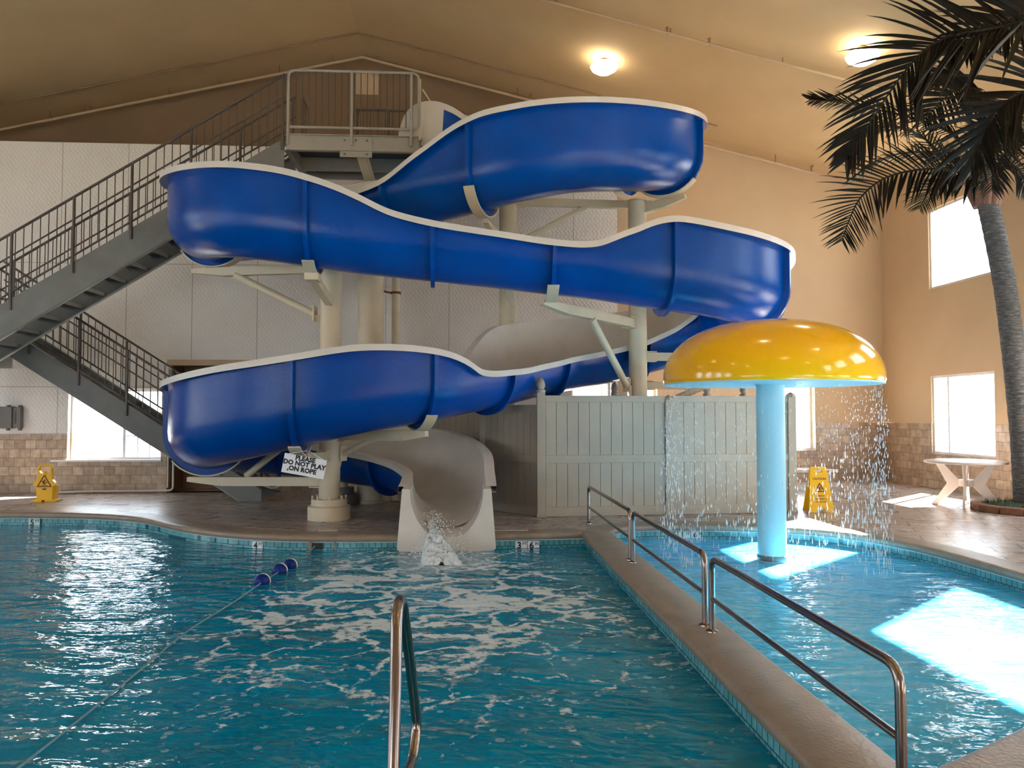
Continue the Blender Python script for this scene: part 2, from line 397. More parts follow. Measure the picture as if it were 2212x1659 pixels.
# white panelled wall standing in front of the back wall
TW = 6.87; XE = 3.16
WW = [(-7.7, -5.92, .64, 2.03), (2.2, 3.02, .64, 2.2)]
NI = (-5.8, -3.6, 0.0, 2.52)
mb = MB(); wall_holes(-9.0, XE, 1.15, TW, WW + [(NI[0], NI[1], 1.15, NI[3])], YW, .2, 'y', mb)
mb.box((XL, YW, 1.15), (-9.0, YW + .2, TW))
mb.box((XL, YW, TW), (XE, YB + .2, TW + .04)); mb.box((XE, YW, 0), (XE + .2, YW + .25, TW + .1), 1)
mb.box((XE, YW + .2, 0), (XE + .2, YB, TW + .1), 1)
struct('wall_left_back', mb, ['panel', 'tan'])
mb = MB(); wall_holes(XL, XE, 0, 1.15, [WW[0], WW[1], NI], YW - .012, .212, 'y', mb); struct('trim_3', mb, ['walltile'])
# recess in the panelled wall
mb = MB().box((NI[0] - .05, YW + .9, 0), (NI[1] + .05, YW + 1.0, NI[3] + .05)).box((NI[0] - .1, YW + .2, 0), (NI[0], YW + 1, NI[3])).box((NI[1], YW + .2, 0), (NI[1] + .1, YW + 1, NI[3])).box((NI[0] - .1, YW + .2, NI[3]), (NI[1] + .1, YW + 1, NI[3] + .1))
struct('wall_recess', mb, ['conduit'])
struct('trim_4', MB().box((NI[0] - .02, YW - .03, NI[3] - .02), (NI[1] + .1, YW + .2, NI[3] + .09)), ['pipe'])
# walls outside the photograph, front and high left windows added for fill light
LW = [(a, b, .72, 2.33) for a, b in UP[1:]]
LH = [(a, b, 3.6, 5.6) for a, b in UP[1:]]
mb = MB(); wall_holes(YF, YB, 0, roof(XL), LW + LH, XL - .25, .25, 'x', mb); struct('wall_left', mb, ['tan'])
FW = [(x, x + 2.6, .7, 3.2) for x in (-13.2, -10.2, -7.2, 6.2)]
mb = MB(); wall_holes(XL, XR, 0, roof(XL) - .3, FW, YF - .25, .25, 'y', mb)
mb.prism([(XL, z0), (XR, z0), (XR, roof(XR)), (RX, RZ), (XL, roof(XL))], 'y', YF - .25, YF); struct('wall_front', mb, ['tan'])
# roof
mb = MB(); mb.prism([(XL - .3, roof(XL - .3)), (RX, RZ), (XR + .3, roof(XR + .3)), (XR + .3, roof(XR + .3) + .3), (RX, RZ + .3), (XL - .3, roof(XL - .3) + .3)], 'y', YF - .3, YB + .3)
struct('ceiling', mb, ['ceil'])

WN = [0]
def window(axis, at, u0, u1, z0, z1, depth, bars=(), gap=.05, grid=None, port=True, into=-1):
    """vinyl frame with mullions and glass, set into an opening"""
    WN[0] += 1; t = .05; mb = MB(); w0, w1 = at + depth - .03, at + depth + .03
    P = (lambda u, z, w: (w, u, z)) if axis == 'x' else (lambda u, z, w: (u, w, z))
    def bx(a, b, c, d, mm=mb, e=0): mm.box(P(a, c, w0 + e), P(b, d, w1 - e))
    bx(u0, u1, z0, z0 + t); bx(u0, u1, z1 - t, z1); bx(u0, u0 + t, z0 + t, z1 - t); bx(u1 - t, u1, z0 + t, z1 - t)
    for b in bars: bx(b - t / 2, b + t / 2, z0 + t, z1 - t)
    o = struct('window_%d' % WN[0], mb, ['winframe'])
    if grid:
        g = MB(); a, b, nu, nz = grid
        for i in range(1, nu): u = a + (b - a) * i / nu; bx(u - .009, u + .009, z0 + t, z1 - t, g, .02)
        for j in range(1, nz): z = z0 + (z1 - z0) * j / nz; bx(a, b, z - .009, z + .009, g, .021)
        adopt(tag(g.build('muntin', ['winframe']), kind='structure'), o)
    g = MB().box(P(u0 + t, z0 + t, at + depth - .004), P(u1 - t, z1 - t, at + depth + .004))
    adopt(tag(g.build('pane', ['glass']), kind='structure'), o)
    if port:
        c = P((u0 + u1) / 2, (z0 + z1) / 2, at + (depth * 1.2 if depth > 0 else depth * 1.2))
        c = P((u0 + u1) / 2, (z0 + z1) / 2, at + depth + (.04 if depth > 0 else -.04))
        rot = {('x', -1): (0, PI / 2, PI), ('x', 1): (0, PI / 2, 0), ('y', -1): (PI / 2, 0, PI), ('y', 1): (PI / 2, 0, 0)}[(axis, into)]
        # area lights shine along their local -Z
        d = {'x': Vector((into, 0, 0)), 'y': Vector((0, into, 0))}[axis]
        q = d.to_track_quat('-Z', 'Y').to_euler()
        portal(c, q, u1 - u0, z1 - z0)
    return o
window('y', YW, *WW[0], .16, bars=(-6.68,), grid=(-6.66, -5.97, 4 - 1, 3))
window('y', YW, *WW[1], .16)
window('y', YB, *BW[0], .2); window('y', YB, *BW[1], .2)
for i, h in enumerate(LO): window('x', XR, *h, .06, bars=((h[0] + h[1]) / 2 + .45,))
for i, h in enumerate(HI): window('x', XR, *h, .06)
for h in LW + LH: window('x', XL, *h, -.2, into=1)
for h in FW: window('y', YF, *h, -.2, into=1)
# sills
mb = MB().box((WW[0][0] - .3, YW - .04, .61), (WW[0][1] + .02, YW + .14, .645)); struct('trim_5', mb, ['winframe'])
tag(MB().box((-60, -40, -.6), (60, 60, -.55)).build('ground', ['outside']), kind='structure')

# ------------------------------------------------------------------ pool outlines (nose of the coping, deck level)
BIG = [(-13, 12.6), (-9.5, 12.75), (-7.4, 12.75), (-6.1, 12.62), (-5.2, 12.32), (-4.6, 11.9), (-4.05, 11.3), (-3.5, 10.8), (-2.95, 10.45), (-2.4, 10.23), (-1.9, 10.13), (-1.2, 10.08), (-.6, 10.08), (.4, 10.1), (1.0, 10.14), (1.55, 10.22)]
def smooth2(p, n=4): return [(q.x, q.y) for q in spline([(a, b, 0) for a, b in p], n)]
BIGC = smooth2(BIG[:-1], 4) + [(1.55, 10.22)]
NEAR = 2.55
big = BIGC + [(1.55, NEAR), (-13, NEAR)]
SM = [(1.93, 10.2), (2.08, 10.55), (2.5, 10.78), (3.1, 10.78), (3.78, 10.66), (4.4, 10.42), (4.85, 10.05), (5.15, 9.55), (5.32, 8.8), (5.36, 7.8), (5.34, 6.8), (5.15, 5.9), (4.6, 5.05), (3.85, 4.42), (3.1, 3.98), (2.5, 3.62), (1.93, 3.3)]
SMC = smooth2(SM, 4)
small = SMC
def offset(path, d):
    out = []; n = len(path)
    for i, p in enumerate(path):
        a = Vector(path[max(i - 1, 0)]); b = Vector(path[min(i + 1, n - 1)]); t = (b - a).normalized(); out.append((p[0] - t.y * d, p[1] + t.x * d))
    return out
def poly_holes(outer, holes, z, name, m):
    bm = bmesh.new(); es = []
    for lp in [outer] + holes:
        vs = [bm.verts.new((x, y, z)) for x, y in lp]
        es += [bm.edges.new((vs[i], vs[(i + 1) % len(vs)])) for i in range(len(vs))]
    bmesh.ops.triangle_fill(bm, use_beauty=True, edges=es)
    bmesh.ops.recalc_face_normals(bm, faces=bm.faces)
    if sum(f.normal.z for f in bm.faces) < 0: bmesh.ops.reverse_faces(bm, faces=bm.faces)
    me = bpy.data.meshes.new(name); bm.to_mesh(me); bm.free(); me.materials.append(M[m])
    o = bpy.data.objects.new(name, me); C.objects.link(o); return tag(o, kind='structure')
# union hole: around both pools
un = offset(BIGC, .04)[:-1] + [(1.55, 10.3)] + [(1.9, 10.3)] + offset(SMC, .04)[1:-1] + [(1.93, 3.2), (1.93, NEAR), (1.55, NEAR), (-13, NEAR)]
poly_holes([(XL, YF), (XR, YF), (XR, YB), (XL, YB)], [un], 0, 'floor', 'deck')
# coping: rounded nose ring, fascia, white edge line
def coping(path, name, w=.34):
    prof = [(w, .0), (w, .014), (.05, .016), (.012, .010), (-.012, -.008), (-.018, -.035), (-.008, -.065), (.02, -.072), (.05, -.072)]
    rows = []
    ps = [offset(path, u) for u, z in prof]
    for i in range(len(path)): rows.append([(ps[k][i][0], ps[k][i][1], prof[k][1]) for k in range(len(prof))])
    return struct(name, MB().rows(rows), ['coping'], smooth=50)
coping(BIGC, 'trim_6'); coping(SMC, 'trim_7')
mb = MB(); prof = [(1.55, -.07), (1.535, -.04), (1.54, -.008), (1.57, .012), (1.74, .018), (1.91, .012), (1.94, -.008), (1.945, -.04), (1.93, -.07)]
mb.prism(prof, 'y', NEAR - .1, 10.32); struct('trim_8', mb, ['coping'], smooth=50)
# basin walls: tile band then plaster, and basin floors
def basin(path, name, depth, closed=True):
    p = path + [path[0]] if closed else path
    a = offset(p, .03); mb = MB()
    mb.rows([[(x, y, -.07) for x, y in a], [(x, y, -.085) for x, y in a]], mi=2)
    mb.rows([[(x, y, -.085) for x, y in a], [(x, y, -.32) for x, y in a]], mi=0)
    mb.rows([[(x, y, -.32) for x, y in a], [(x, y, -depth) for x, y in a]], mi=1)
    struct(name, mb, ['pooltile', 'basin', 'edge'])
basin(big, 'wall_pool', 1.3); basin(small, 'wall_shallow_pool', .5)
poly_holes([(x, y) for x, y in offset(big, .03)], [], -1.3, 'floor_pool', 'basin')
poly_holes([(x, y) for x, y in offset(small, .03)], [], -.5, 'floor_shallow_pool', 'basin')
tag(poly_holes([(x, y) for x, y in offset(big, .025)], [], ZW, 'pool_water', 'water'), 'dark teal swimming pool water with white foam trails below the slide', 'water', kind='stuff')
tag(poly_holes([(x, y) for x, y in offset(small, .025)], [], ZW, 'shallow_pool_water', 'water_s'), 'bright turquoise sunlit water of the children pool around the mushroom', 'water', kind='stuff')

# ------------------------------------------------------------------ water slide
# centre line of the flume bottom: x, y, z, left wall height, right wall height, seam
R0 = .50
CP = [
 (-.72, 13.75, 6.12, .62, .62, 1), (.2, 14.15, 6.02, .75, .62, 0), (1.2, 14.4, 5.92, .95, .60, 1), (2.1, 14.35, 5.80, 1.1, .58, 0), (2.9, 14.0, 5.62, 1.1, .56, 1),
 (3.40, 13.2, 5.38, 1.1, .55, 0), (3.22, 12.3, 5.14, 1.10, .55, 1), (2.5, 11.65, 4.95, 1.12, .55, 0), (1.6, 11.4, 4.84, 1.14, .55, 0), (.80, 11.45, 4.70, 1.18, .58, 0), (.28, 11.6, 4.60, 1.14, .62, 1),
 (-.3, 11.9, 4.52, .88, .75, 0), (-.95, 12.3, 4.46, .58, .95, 1), (-1.9, 12.8, 4.34, .54, 1.1, 0), (-2.9, 13.1, 4.20, .56, 1.12, 1), (-3.5, 12.95, 4.06, .56, 1.12, 0), (-3.82, 12.3, 3.92, .56, 1.12, 1),
 (-3.72, 11.6, 3.83, .56, 1.12, 0), (-3.25, 11.05, 3.74, .56, 1.12, 0), (-2.65, 10.85, 3.66, .56, 1.12, 0), (-2.05, 10.82, 3.57, .56, 1.07, 1), (-1.45, 10.85, 3.50, .56, .92, 0), (-.95, 10.87, 3.455, .56, .74, 0),
 (-.42, 10.9, 3.41, .56, .67, 1), (.4, 10.9, 3.33, .56, .63, 0), (1.22, 10.9, 3.24, .56, .61, 1), (1.8, 10.88, 3.18, .56, .66, 0), (2.3, 10.85, 3.10, .56, .92, 0), (2.8, 10.85, 3.03, .56, 1.15, 1),
 (3.6, 10.95, 2.94, .56, 1.12, 0), (4.2, 11.35, 2.86, .56, 1.10, 1), (4.50, 12.1, 2.78, .56, 1.10, 0), (4.40, 12.85, 2.66, .56, 1.12, 1), (3.9, 13.35, 2.48, .56, 1.15, 0), (3.1, 13.5, 2.24, .56, 1.18, 1),
 (2.2, 13.25, 2.04, .56, 1.20, 0), (1.35, 12.75, 1.88, .55, 1.20, 1), (.80, 12.25, 1.75, .55, 1.14, 0), (.36, 11.8, 1.64, .55, .70, 1), (-.14, 11.38, 1.54, .62, .55, 0), (-.60, 11.02, 1.44, .97, .56, 1), (-1.4, 10.82, 1.30, 1.14, .56, 0), (-2.18, 10.75, 1.12, 1.18, .56, 1),
 (-2.85, 10.85, .97, 1.20, .56, 0), (-3.42, 11.25, .85, 1.20, .56, 0), (-3.76, 11.9, .76, 1.20, .56, 1), (-3.6, 12.65, .68, 1.12, .56, 0), (-3.0, 13.1, .58, 1.08, .56, 1), (-2.0, 13.1, .46, 1.02, .56, 0), (-1.15, 12.75, .35, 1.0, .56, 1),
 (-.55, 12.2, .25, .98, .56, 0), (-.24, 11.5, .16, .86, .56, 1), (-.2, 10.85, .10, .64, .54, 0), (-.2, 10.33, .065, .535, .535, 1)]
def cr(a, b, c, d, t): return .5 * (2 * b + (c - a) * t + (2 * a - 5 * b + 4 * c - d) * t * t + (3 * b - a - 3 * c + d) * t ** 3)
NS = 7
def samp(i, t):
    g = lambda j: CP[max(0, min(len(CP) - 1, j))]
    return [cr(g(i - 1)[k], g(i)[k], g(i + 1)[k], g(i + 2)[k], t) for k in range(5)]
PT = []
for i in range(len(CP) - 1):
    for k in range(NS): PT.append(samp(i, k / NS))
PT.append(list(CP[-1][:5]))
def fr(j):
    a = Vector(PT[max(j - 1, 0)][:2]); b = Vector(PT[min(j + 1, len(PT) - 1)][:2]); t = (b - a).normalized()
    return Vector((t.x, t.y, 0)), Vector((t.y, -t.x, 0))       # forward, right
def prof(hl, hr, R, K=14, VN=5):
    out = []
    for k in range(VN): out.append((-R, hl + (R0 - hl) * k / VN))
    for k in range(K + 1):
        th = PI + PI * k / K; out.append((R * math.cos(th), R0 + R * math.sin(th)))
    for k in range(1, VN + 1): out.append((R, R0 + (hr - R0) * k / VN))
    return out
TH = .03; LIP = .11
def flume_loop(hl, hr):
    o = prof(hl - .075, hr - .075, R0 + TH); i = prof(hl, hr, R0)
    L = [(-R0 - TH - LIP, hl - .085), (-R0 - TH - LIP, hl)]; Rr = [(R0 + TH + LIP, hr), (R0 + TH + LIP, hr - .085)]
    loop = o + [Rr[1], Rr[0]] + i[::-1] + [L[1], L[0]]
    n = len(o); mi = [0] * (n - 1) + [0, 1] + [1] + [1] * (n - 1) + [1] + [1, 0]
    return loop, mi
slide = thing('water_slide', (-.2, 11.5, -.2), 'winding open blue water slide with white inside spiralling down into the pool', 'water slide')
def place(j, pts, fwd=0):
    x, y, z = PT[j][:3]; t, r = fr(j); p = Vector((x, y, z)) + t * fwd
    return [p + r * u + Vector((0, 0, v)) for u, v in pts]
seams = [i for i, c in enumerate(CP) if c[5]]
for a, b in zip(seams, seams[1:]):
    mb = MB(); rows = []
    for j in range(a * NS, b * NS + 1):
        lp, mi = flume_loop(PT[j][3], PT[j][4]); rows.append(place(j, lp))
    last = b == seams[-1]
    mb.rows(rows, closed=True, mis=[1] * len(mi) if last else mi)
    mb.build('flume_section', ['blue', 'white'], slide, smooth=40)
def flange(i, ext=.095):
    j = i * NS; hl, hr = PT[j][3] - .08, PT[j][4] - .08; a = prof(hl, hr, R0 + TH - .005); n = len(a); b = []
    for u, v in a:
        if v >= R0 or abs(u) > R0 + TH - .006 and v > R0 - .01: b.append((u + math.copysign(ext, u), v))
        else:
            d = Vector((u, v - R0)).normalized(); b.append((u + d.x * ext, v + d.y * ext))
    rows = [place(j, a, -.028), place(j, b, -.028), place(j, b, .028), place(j, a, .028)]
    # transpose into strips along the profile
    mb = MB().rows([[r[k] for r in rows] for k in range(n)], closed=True)
    mb.build('flange', ['blue'], slide, smooth=35)
for i in seams[1:-2]: flange(i)
# run-out box at the pool end: slanting white front with a U notch
def runout():
    mb = MB(); y0, y1, xc = 9.96, 10.42, -.2; ZT = .60
    prv = []
    N = 20
    for k in range(N + 1):
        th = PI + PI * k / N; prv.append((xc + .46 * math.cos(th), ZT + (ZT - .005) * max(-1, 1.08 * math.sin(th)) if k not in (0, N) else ZT))
    outer = [(xc - .56, ZT)] + [(xc - .56 - .07 * min(1, k / 7), ZT - (ZT + .27) * min(1, k / 7)) for k in range(1, 7)] + [(xc - .63 + 1.26 * max(0, min(1, (k - 6) / 8)), -.27) for k in range(7, 14)] + [(xc + .56 + .07 * (1 - min(1, (k - 13) / 7)), ZT - (ZT + .27) * (1 - min(1, (k - 13) / 7))) for k in range(14, 20)] + [(xc + .56, ZT)]
    outer = outer[:N + 1]
    f = [(x, y0, z) for x, z in prv]; fo = [(x, y0, z) for x, z in outer]; bk = [(x, y1, .078 + (z - .005) * (ZT + .005 - .078) / (ZT - .005)) for x, z in prv]; bo = [(x, y1, z) for x, z in outer]
    mb.rows([f, fo]); mb.rows([bk, f]); mb.rows([fo, bo]); mb.rows([bo, bk])
    for i in (0, -1): mb.add([f[i], fo[i], bo[i], bk[i]], [(0, 1, 2, 3)])
    mb.build('runout', ['white'], slide, smooth=40)
runout()
# start tub: high white hood at the platform, blue side panel
hood = spline([(-1.08, 13.02, 6.22), (-.98, 13.02, 6.52), (-.80, 13.05, 6.72), (-.52, 13.10, 6.80), (-.22, 13.2, 6.76), (.10, 13.35, 6.62), (.45, 13.5, 6.47), (.9, 13.62, 6.38)], 8)
wh, bl = [], []
for q in hood:
    z0_ = 6.0 if q.x < -.36 else q.z - .11
    wh.append([(q.x, q.y, z0_), (q.x, q.y, q.z), (q.x, q.y + .05, q.z), (q.x, q.y + .05, z0_)])
    if q.x >= -.42: bl.append([(q.x, q.y + .012, 5.95), (q.x, q.y + .012, q.z - .10), (q.x, q.y + .04, q.z - .10), (q.x, q.y + .04, 5.95)])
hd = MB().rows(wh, closed=True).build('start_tub_wall', ['white'], slide, smooth=40)
MB().rows(bl, closed=True).build('side_panel', ['blue'], hd, smooth=40)
MB().box((-.72, 13.0, 5.72), (-.35, 13.06, 6.0)).build('tub_base', ['blue'], slide, bevel=.01)

# ------------------------------------------------------------------ support columns
def bbase(mb, x, y, r, z=0):
    mb.lathe([(r + .155, 0), (r + .155, .19), (r + .14, .20), (r + .105, .205), (r + .105, .29), (r + .10, .30), (r, .302)], (x, y, z), 32)
def column(x, y, r, top, name, label, cap=True, base=True, group=None):
    t = thing(name, (x, y, 0), label, 'column', group)
    MB().tube([(x, y, .01), (x, y, top)], r, 28).build('pole', ['cream'], t, smooth=50)
    if base:
        mb = MB(); bbase(mb, x, y, r); mb.build('base', ['cream'], t, smooth=40)
        for k in range(8):
            th = k * PI / 4 + .2; MB().tube([(x + (r + .085) * math.cos(th), y + (r + .085) * math.sin(th), .29), (x + (r + .085) * math.cos(th), y + (r + .085) * math.sin(th), .35)], .016, 6).build('anchor_bolt', ['cream'], t)
    return t
def cradle(i, parent, a0=-55, a1=55, w=.16):
    j = i * NS; n = 14; rows = []
    for k in range(n + 1):
        th = math.radians(a0 + (a1 - a0) * k / n) - PI / 2; c, s_ = math.cos(th), math.sin(th)
        q = [(R0 + TH + .085), (R0 + TH + .105)]
        rows.append([place(j, [(q[0] * c, R0 + q[0] * s_)], -w / 2)[0], place(j, [(q[0] * c, R0 + q[0] * s_)], w / 2)[0], place(j, [(q[1] * c, R0 + q[1] * s_)], w / 2)[0], place(j, [(q[1] * c, R0 + q[1] * s_)], -w / 2)[0]])
    mb = MB().rows(rows, closed=True)
    for e in (rows[0], rows[-1]): mb.add(e, [(0, 1, 2, 3)])
    mb.build('cradle', ['cream'], parent, smooth=35)
    return Vector(PT[j][:3]) - Vector((0, 0, TH + .105))
def arm(parent, p, q, w=.11, h=.13, brace=None, br=.05, tip=.25):
    p, q = Vector(p), Vector(q); d = (q - p); m = p + d * (1 - tip)
    mb = MB().beam(p, m, w, h).beam(m, q + Vector((0, 0, h * .22)), w, h, w2=w * .8, h2=h * .5)
    a = mb.build('arm', ['cream'], parent)
    dn = d.normalized(); n = dn.cross(Vector((0, 0, 1))).normalized()
    cl = MB()
    for s_ in (-1, 1): cl.beam(p - dn * .12 + Vector((0, 0, s_ * (h / 2 + .012))), p + dn * .16 + Vector((0, 0, s_ * (h / 2 + .012))), w * 1.5, .016)
    cl.build('clevis', ['cream'], a)
    if brace:
        b0, b1 = Vector(brace[0]), Vector(brace[1])
        MB().tube([b0, b1], br, 12).build('brace', ['cream'], parent, smooth=50)
        g = MB().beam(b1 + Vector((0, 0, -.10)), b1 + Vector((0, 0, .12)), .14, .02, up=tuple(dn))
        hx, hy = p.x - b1.x, p.y - b1.y
        g.prism([(b1.x, b1.z - .02), (b1.x + hx * .9, b1.z + .0), (b1.x + hx * .9, b1.z - .28)], 'y', b1.y - .01 + hy * .5, b1.y + .01 + hy * .5)
        g.build('bracket', ['cream'], parent)
def seam_near(x, y, z): return min(seams, key=lambda i: (Vector(CP[i][:3]) - Vector((x, y, z))).length)

# A: front left column
AX, AY = -1.96, 11.78
A = column(AX, AY, .155, 3.82, 'support_column', 'cream round steel column behind the do not play on rope sign')
s1 = seam_near(-2.05, 10.8, 3.57); c = cradle(s1, A, -55, 36); MB().beam((AX, AY - .12, 3.18), (c.x, c.y + .03, c.z - .02), .1, .12).build('arm', ['cream'], A)
MB().box((c.x - .09, c.y - .12, c.z - .08), (c.x + .09, c.y + .12, c.z + .02)).build('saddle', ['cream'], A)
s2 = seam_near(-4.05, 12.3, 3.92); c = cradle(s2, A)
arm(A, (AX - .12, AY + .02, c.z - .08), (-4.15, 12.3, c.z - .08), brace=((-3.45, 12.1, c.z - .14), (AX - .24, AY + .03, 3.02)), br=.055)
s3 = seam_near(-2.18, 10.75, 1.12); c = cradle(s3, A, -36, 60); arm(A, (AX - .03, AY - .1, c.z - .06), (c.x - .12, c.y - .14, c.z - .03), .1, .12, tip=.1)
s4 = seam_near(-.62, 11.0, 1.44); c = cradle(s4, A, -48, 60); arm(A, (AX + .13, AY, c.z - .07), (c.x + .1, c.y - .05, c.z - .07), .11, .15, brace=((-1.3, 11.5, c.z - .13), (AX + .2, AY, .95)), br=.04)
s5 = seam_near(-3.98, 11.9, .76); c = cradle(s5, A, -50, 50)
arm(A, (AX - .12, AY, c.z - .075), (-4.05, 11.95, c.z - .075), .12, .13, brace=((-3.2, 11.9, c.z), (AX - .24, AY, 1.42)), br=.05)
# B: tall platform column with collar
B = column(-1.62, 13.9, .225, 5.6, 'support_column', 'widest tall cream column with a collar right under the platform', base=False)
MB().lathe([(.27, .001), (.27, .05), (.225, .055)], (-1.62, 13.9, 0), 32).build('base', ['cream'], B, smooth=40)
MB().lathe([(.22, 5.44), (.36, 5.45), (.37, 5.50), (.36, 5.55), (.1, 5.56)], (-1.62, 13.9, 0), 36).build('collar', ['cream'], B, smooth=40)
MB().beam((-1.62, 13.85, 5.56), (-1.72, 13.2, 5.95), .16, .12).build('knee', ['cream'], B)
# C: thin pipe strapped beside B
Cc = column(-1.2, 14.1, .072, 5.35, 'drain_pipe', 'thin cream pipe with a rusty clamp beside the widest column', base=False); Cc['category'] = 'pipe'
MB().lathe([(.0, 5.48), (.11, 5.46), (.19, 5.39), (.2, 5.35), (.07, 5.34)], (-1.2, 14.1, 0), 24).build('pipe_cap', ['cream'], Cc, smooth=50)
MB().lathe([(.074, 0), (.09, 0), (.09, .04), (.074, .04)], (-1.2, 14.1, 3.68), 20).tube([(-1.28, 14.1, 3.7), (-1.40, 13.98, 3.71)], .018, 8).build('clamp', ['rust'], Cc)
# D: middle back column
D = column(.76, 13.35, .148, 5.2, 'support_column', 'cream column standing between the widest column and the fenced corner column')
s6 = seam_near(.3, 11.65, 4.6); c = cradle(s6, D, -60, 50); arm(D, (.74, 13.2, 4.33), (c.x + .05, c.y + .1, c.z - .06), .1, .12, tip=.35)
arm(D, (.9, 13.35, 5.18), (3.0, 13.3, 5.14), .11, .13, brace=((2.1, 13.32, 5.1), (1.0, 13.35, 4.52)), br=.045, tip=.1)
MB().beam((.74, 13.22, 3.55), (.76, 13.1, 3.95), .08, .1).prism([(.68, 3.6), (.84, 3.6), (.84, 3.3)], 'y', 13.17, 13.2).build('bracket', ['cream'], D)
# E: right column inside the fence
EX, EY = 2.86, 12.72
E_ = column(EX, EY, .15, 5.05, 'support_column', 'cream column rising out of the fence beside the yellow mushroom')
MB().lathe([(.149, 5.03), (.162, 5.035), (.162, 5.06), (.149, 5.065)], (EX, EY, 0), 28).build('collar', ['cream'], E_, smooth=40)
s7 = seam_near(3.45, 12.25, 5.16); c = cradle(s7, E_, -50, 70); arm(E_, (EX + .12, EY - .03, 4.93), (c.x + .32, c.y - .05, c.z - .02), .1, .14, tip=.5)
s8 = seam_near(3.1, 14.0, 5.62); cradle(s8, E_, -70, 20)
s9 = seam_near(1.22, 10.9, 3.24); c = cradle(s9, E_, -20, 42); arm(E_, (EX - .12, EY - .1, 3.02), (1.10, 11.0, c.z - .02), .12, .14, brace=((1.95, 11.8, 2.98), (EX - .22, EY - .14, 2.0)), br=.058)
s10 = seam_near(4.45, 12.85, 2.66); c = cradle(s10, E_, -60, 60)
arm(E_, (EX + .14, EY, 2.48), (4.4, 12.8, 2.48), .1, .13); arm(E_, (EX + .14, EY + .2, 2.02), (4.3, 13.0, 2.0), .1, .12)
MB().tube([(3.28, 12.6, 1.72), (3.9, 12.4, 2.0)], .055, 10).build('brace', ['cream'], E_, smooth=50)
# second base seen behind column A
G = column(-2.05, 13.6, .10, .45, 'drain_pipe', 'short grey pipe stub on a round base behind the front left column', base=False); G['category'] = 'pipe'
mb = MB(); bbase(mb, -2.05, 13.6, .10); mb.build('base', ['galv'], G, smooth=40)

# hanging sign
sg = thing('hanging_sign', (-2.03, 10.42, 1.0), 'tilted white please do not play on rope sign hanging from an arm', 'sign')
so = Vector((-2.06, 10.42, .865)); a = math.radians(-10.5)
fm = frame(so, (math.cos(a), 0, math.sin(a)), (0, 0, 1))
mb = MB().box((-.275, -.125, -.004), (.275, .125, .004)).xf(fm); mb.build('sign_board', ['signwhite'], sg)
f2 = fm @ Matrix.Translation((0, 0, .0045))
for i, (ln, dy, dx) in enumerate((('PLEASE', .088, 0), ('DO NOT PLAY', .018, 0), (',ON ROPE', -.056, -.02))):
    text('lettering', ln, .083, f2 @ Matrix.Translation((dx, dy, 0)), sg, 'black', .0045, .001)
MB().tube([fm @ Vector((-.25, .115, .006)), (-2.04, 10.5, 1.06)], .004, 5).tube([fm @ Vector((.25, .115, .006)), (-2.02, 10.5, 1.06)], .004, 5).build('hanging_cord', ['signwhite'], sg)
MB().tube([(-2.03, 10.46, 1.08), (-2.03, 10.45, .96)], .006, 6).build('red_tape', ['red'], sg)

# ------------------------------------------------------------------ stairs and platform
YS0, YS1 = 12.9, 13.75
def railing(parent, pts, h, bars_to=.0, posts=(), mid=True, rounded=True, rm='rail', pitch=.125, rb=.06, low=.12, name='railing'):
    """pts: foot line of the railing (two points)"""
    p, q = Vector(pts[0]), Vector(pts[1]); d = q - p; up = Vector((0, 0, 1))
    mb = MB().tube([p + up * h, q + up * h], .021, 10)
    if mid: mb.tube([p + up * h * .66, q + up * h * .66], .014, 8)
    mb.tube([p + up * low, q + up * low], .016, 8)
    o = mb.build(name, [rm], parent, smooth=50)
    L = Vector((d.x, d.y)).length; n = max(2, int(L / pitch))
    for k in range(1, n):
        c = p + d * (k / n)
        if any(abs(k / n - t) < .4 / n for t in posts): continue
        MB().tube([c + up * low, c + up * h], .0085, 6).build('baluster', [rm], o)
    for t in posts:
        c = p + d * t
        MB().tube([c - up * .16, c + up * (h - .005)], .024, 8).build('post', [rm], o, smooth=50)
    return o
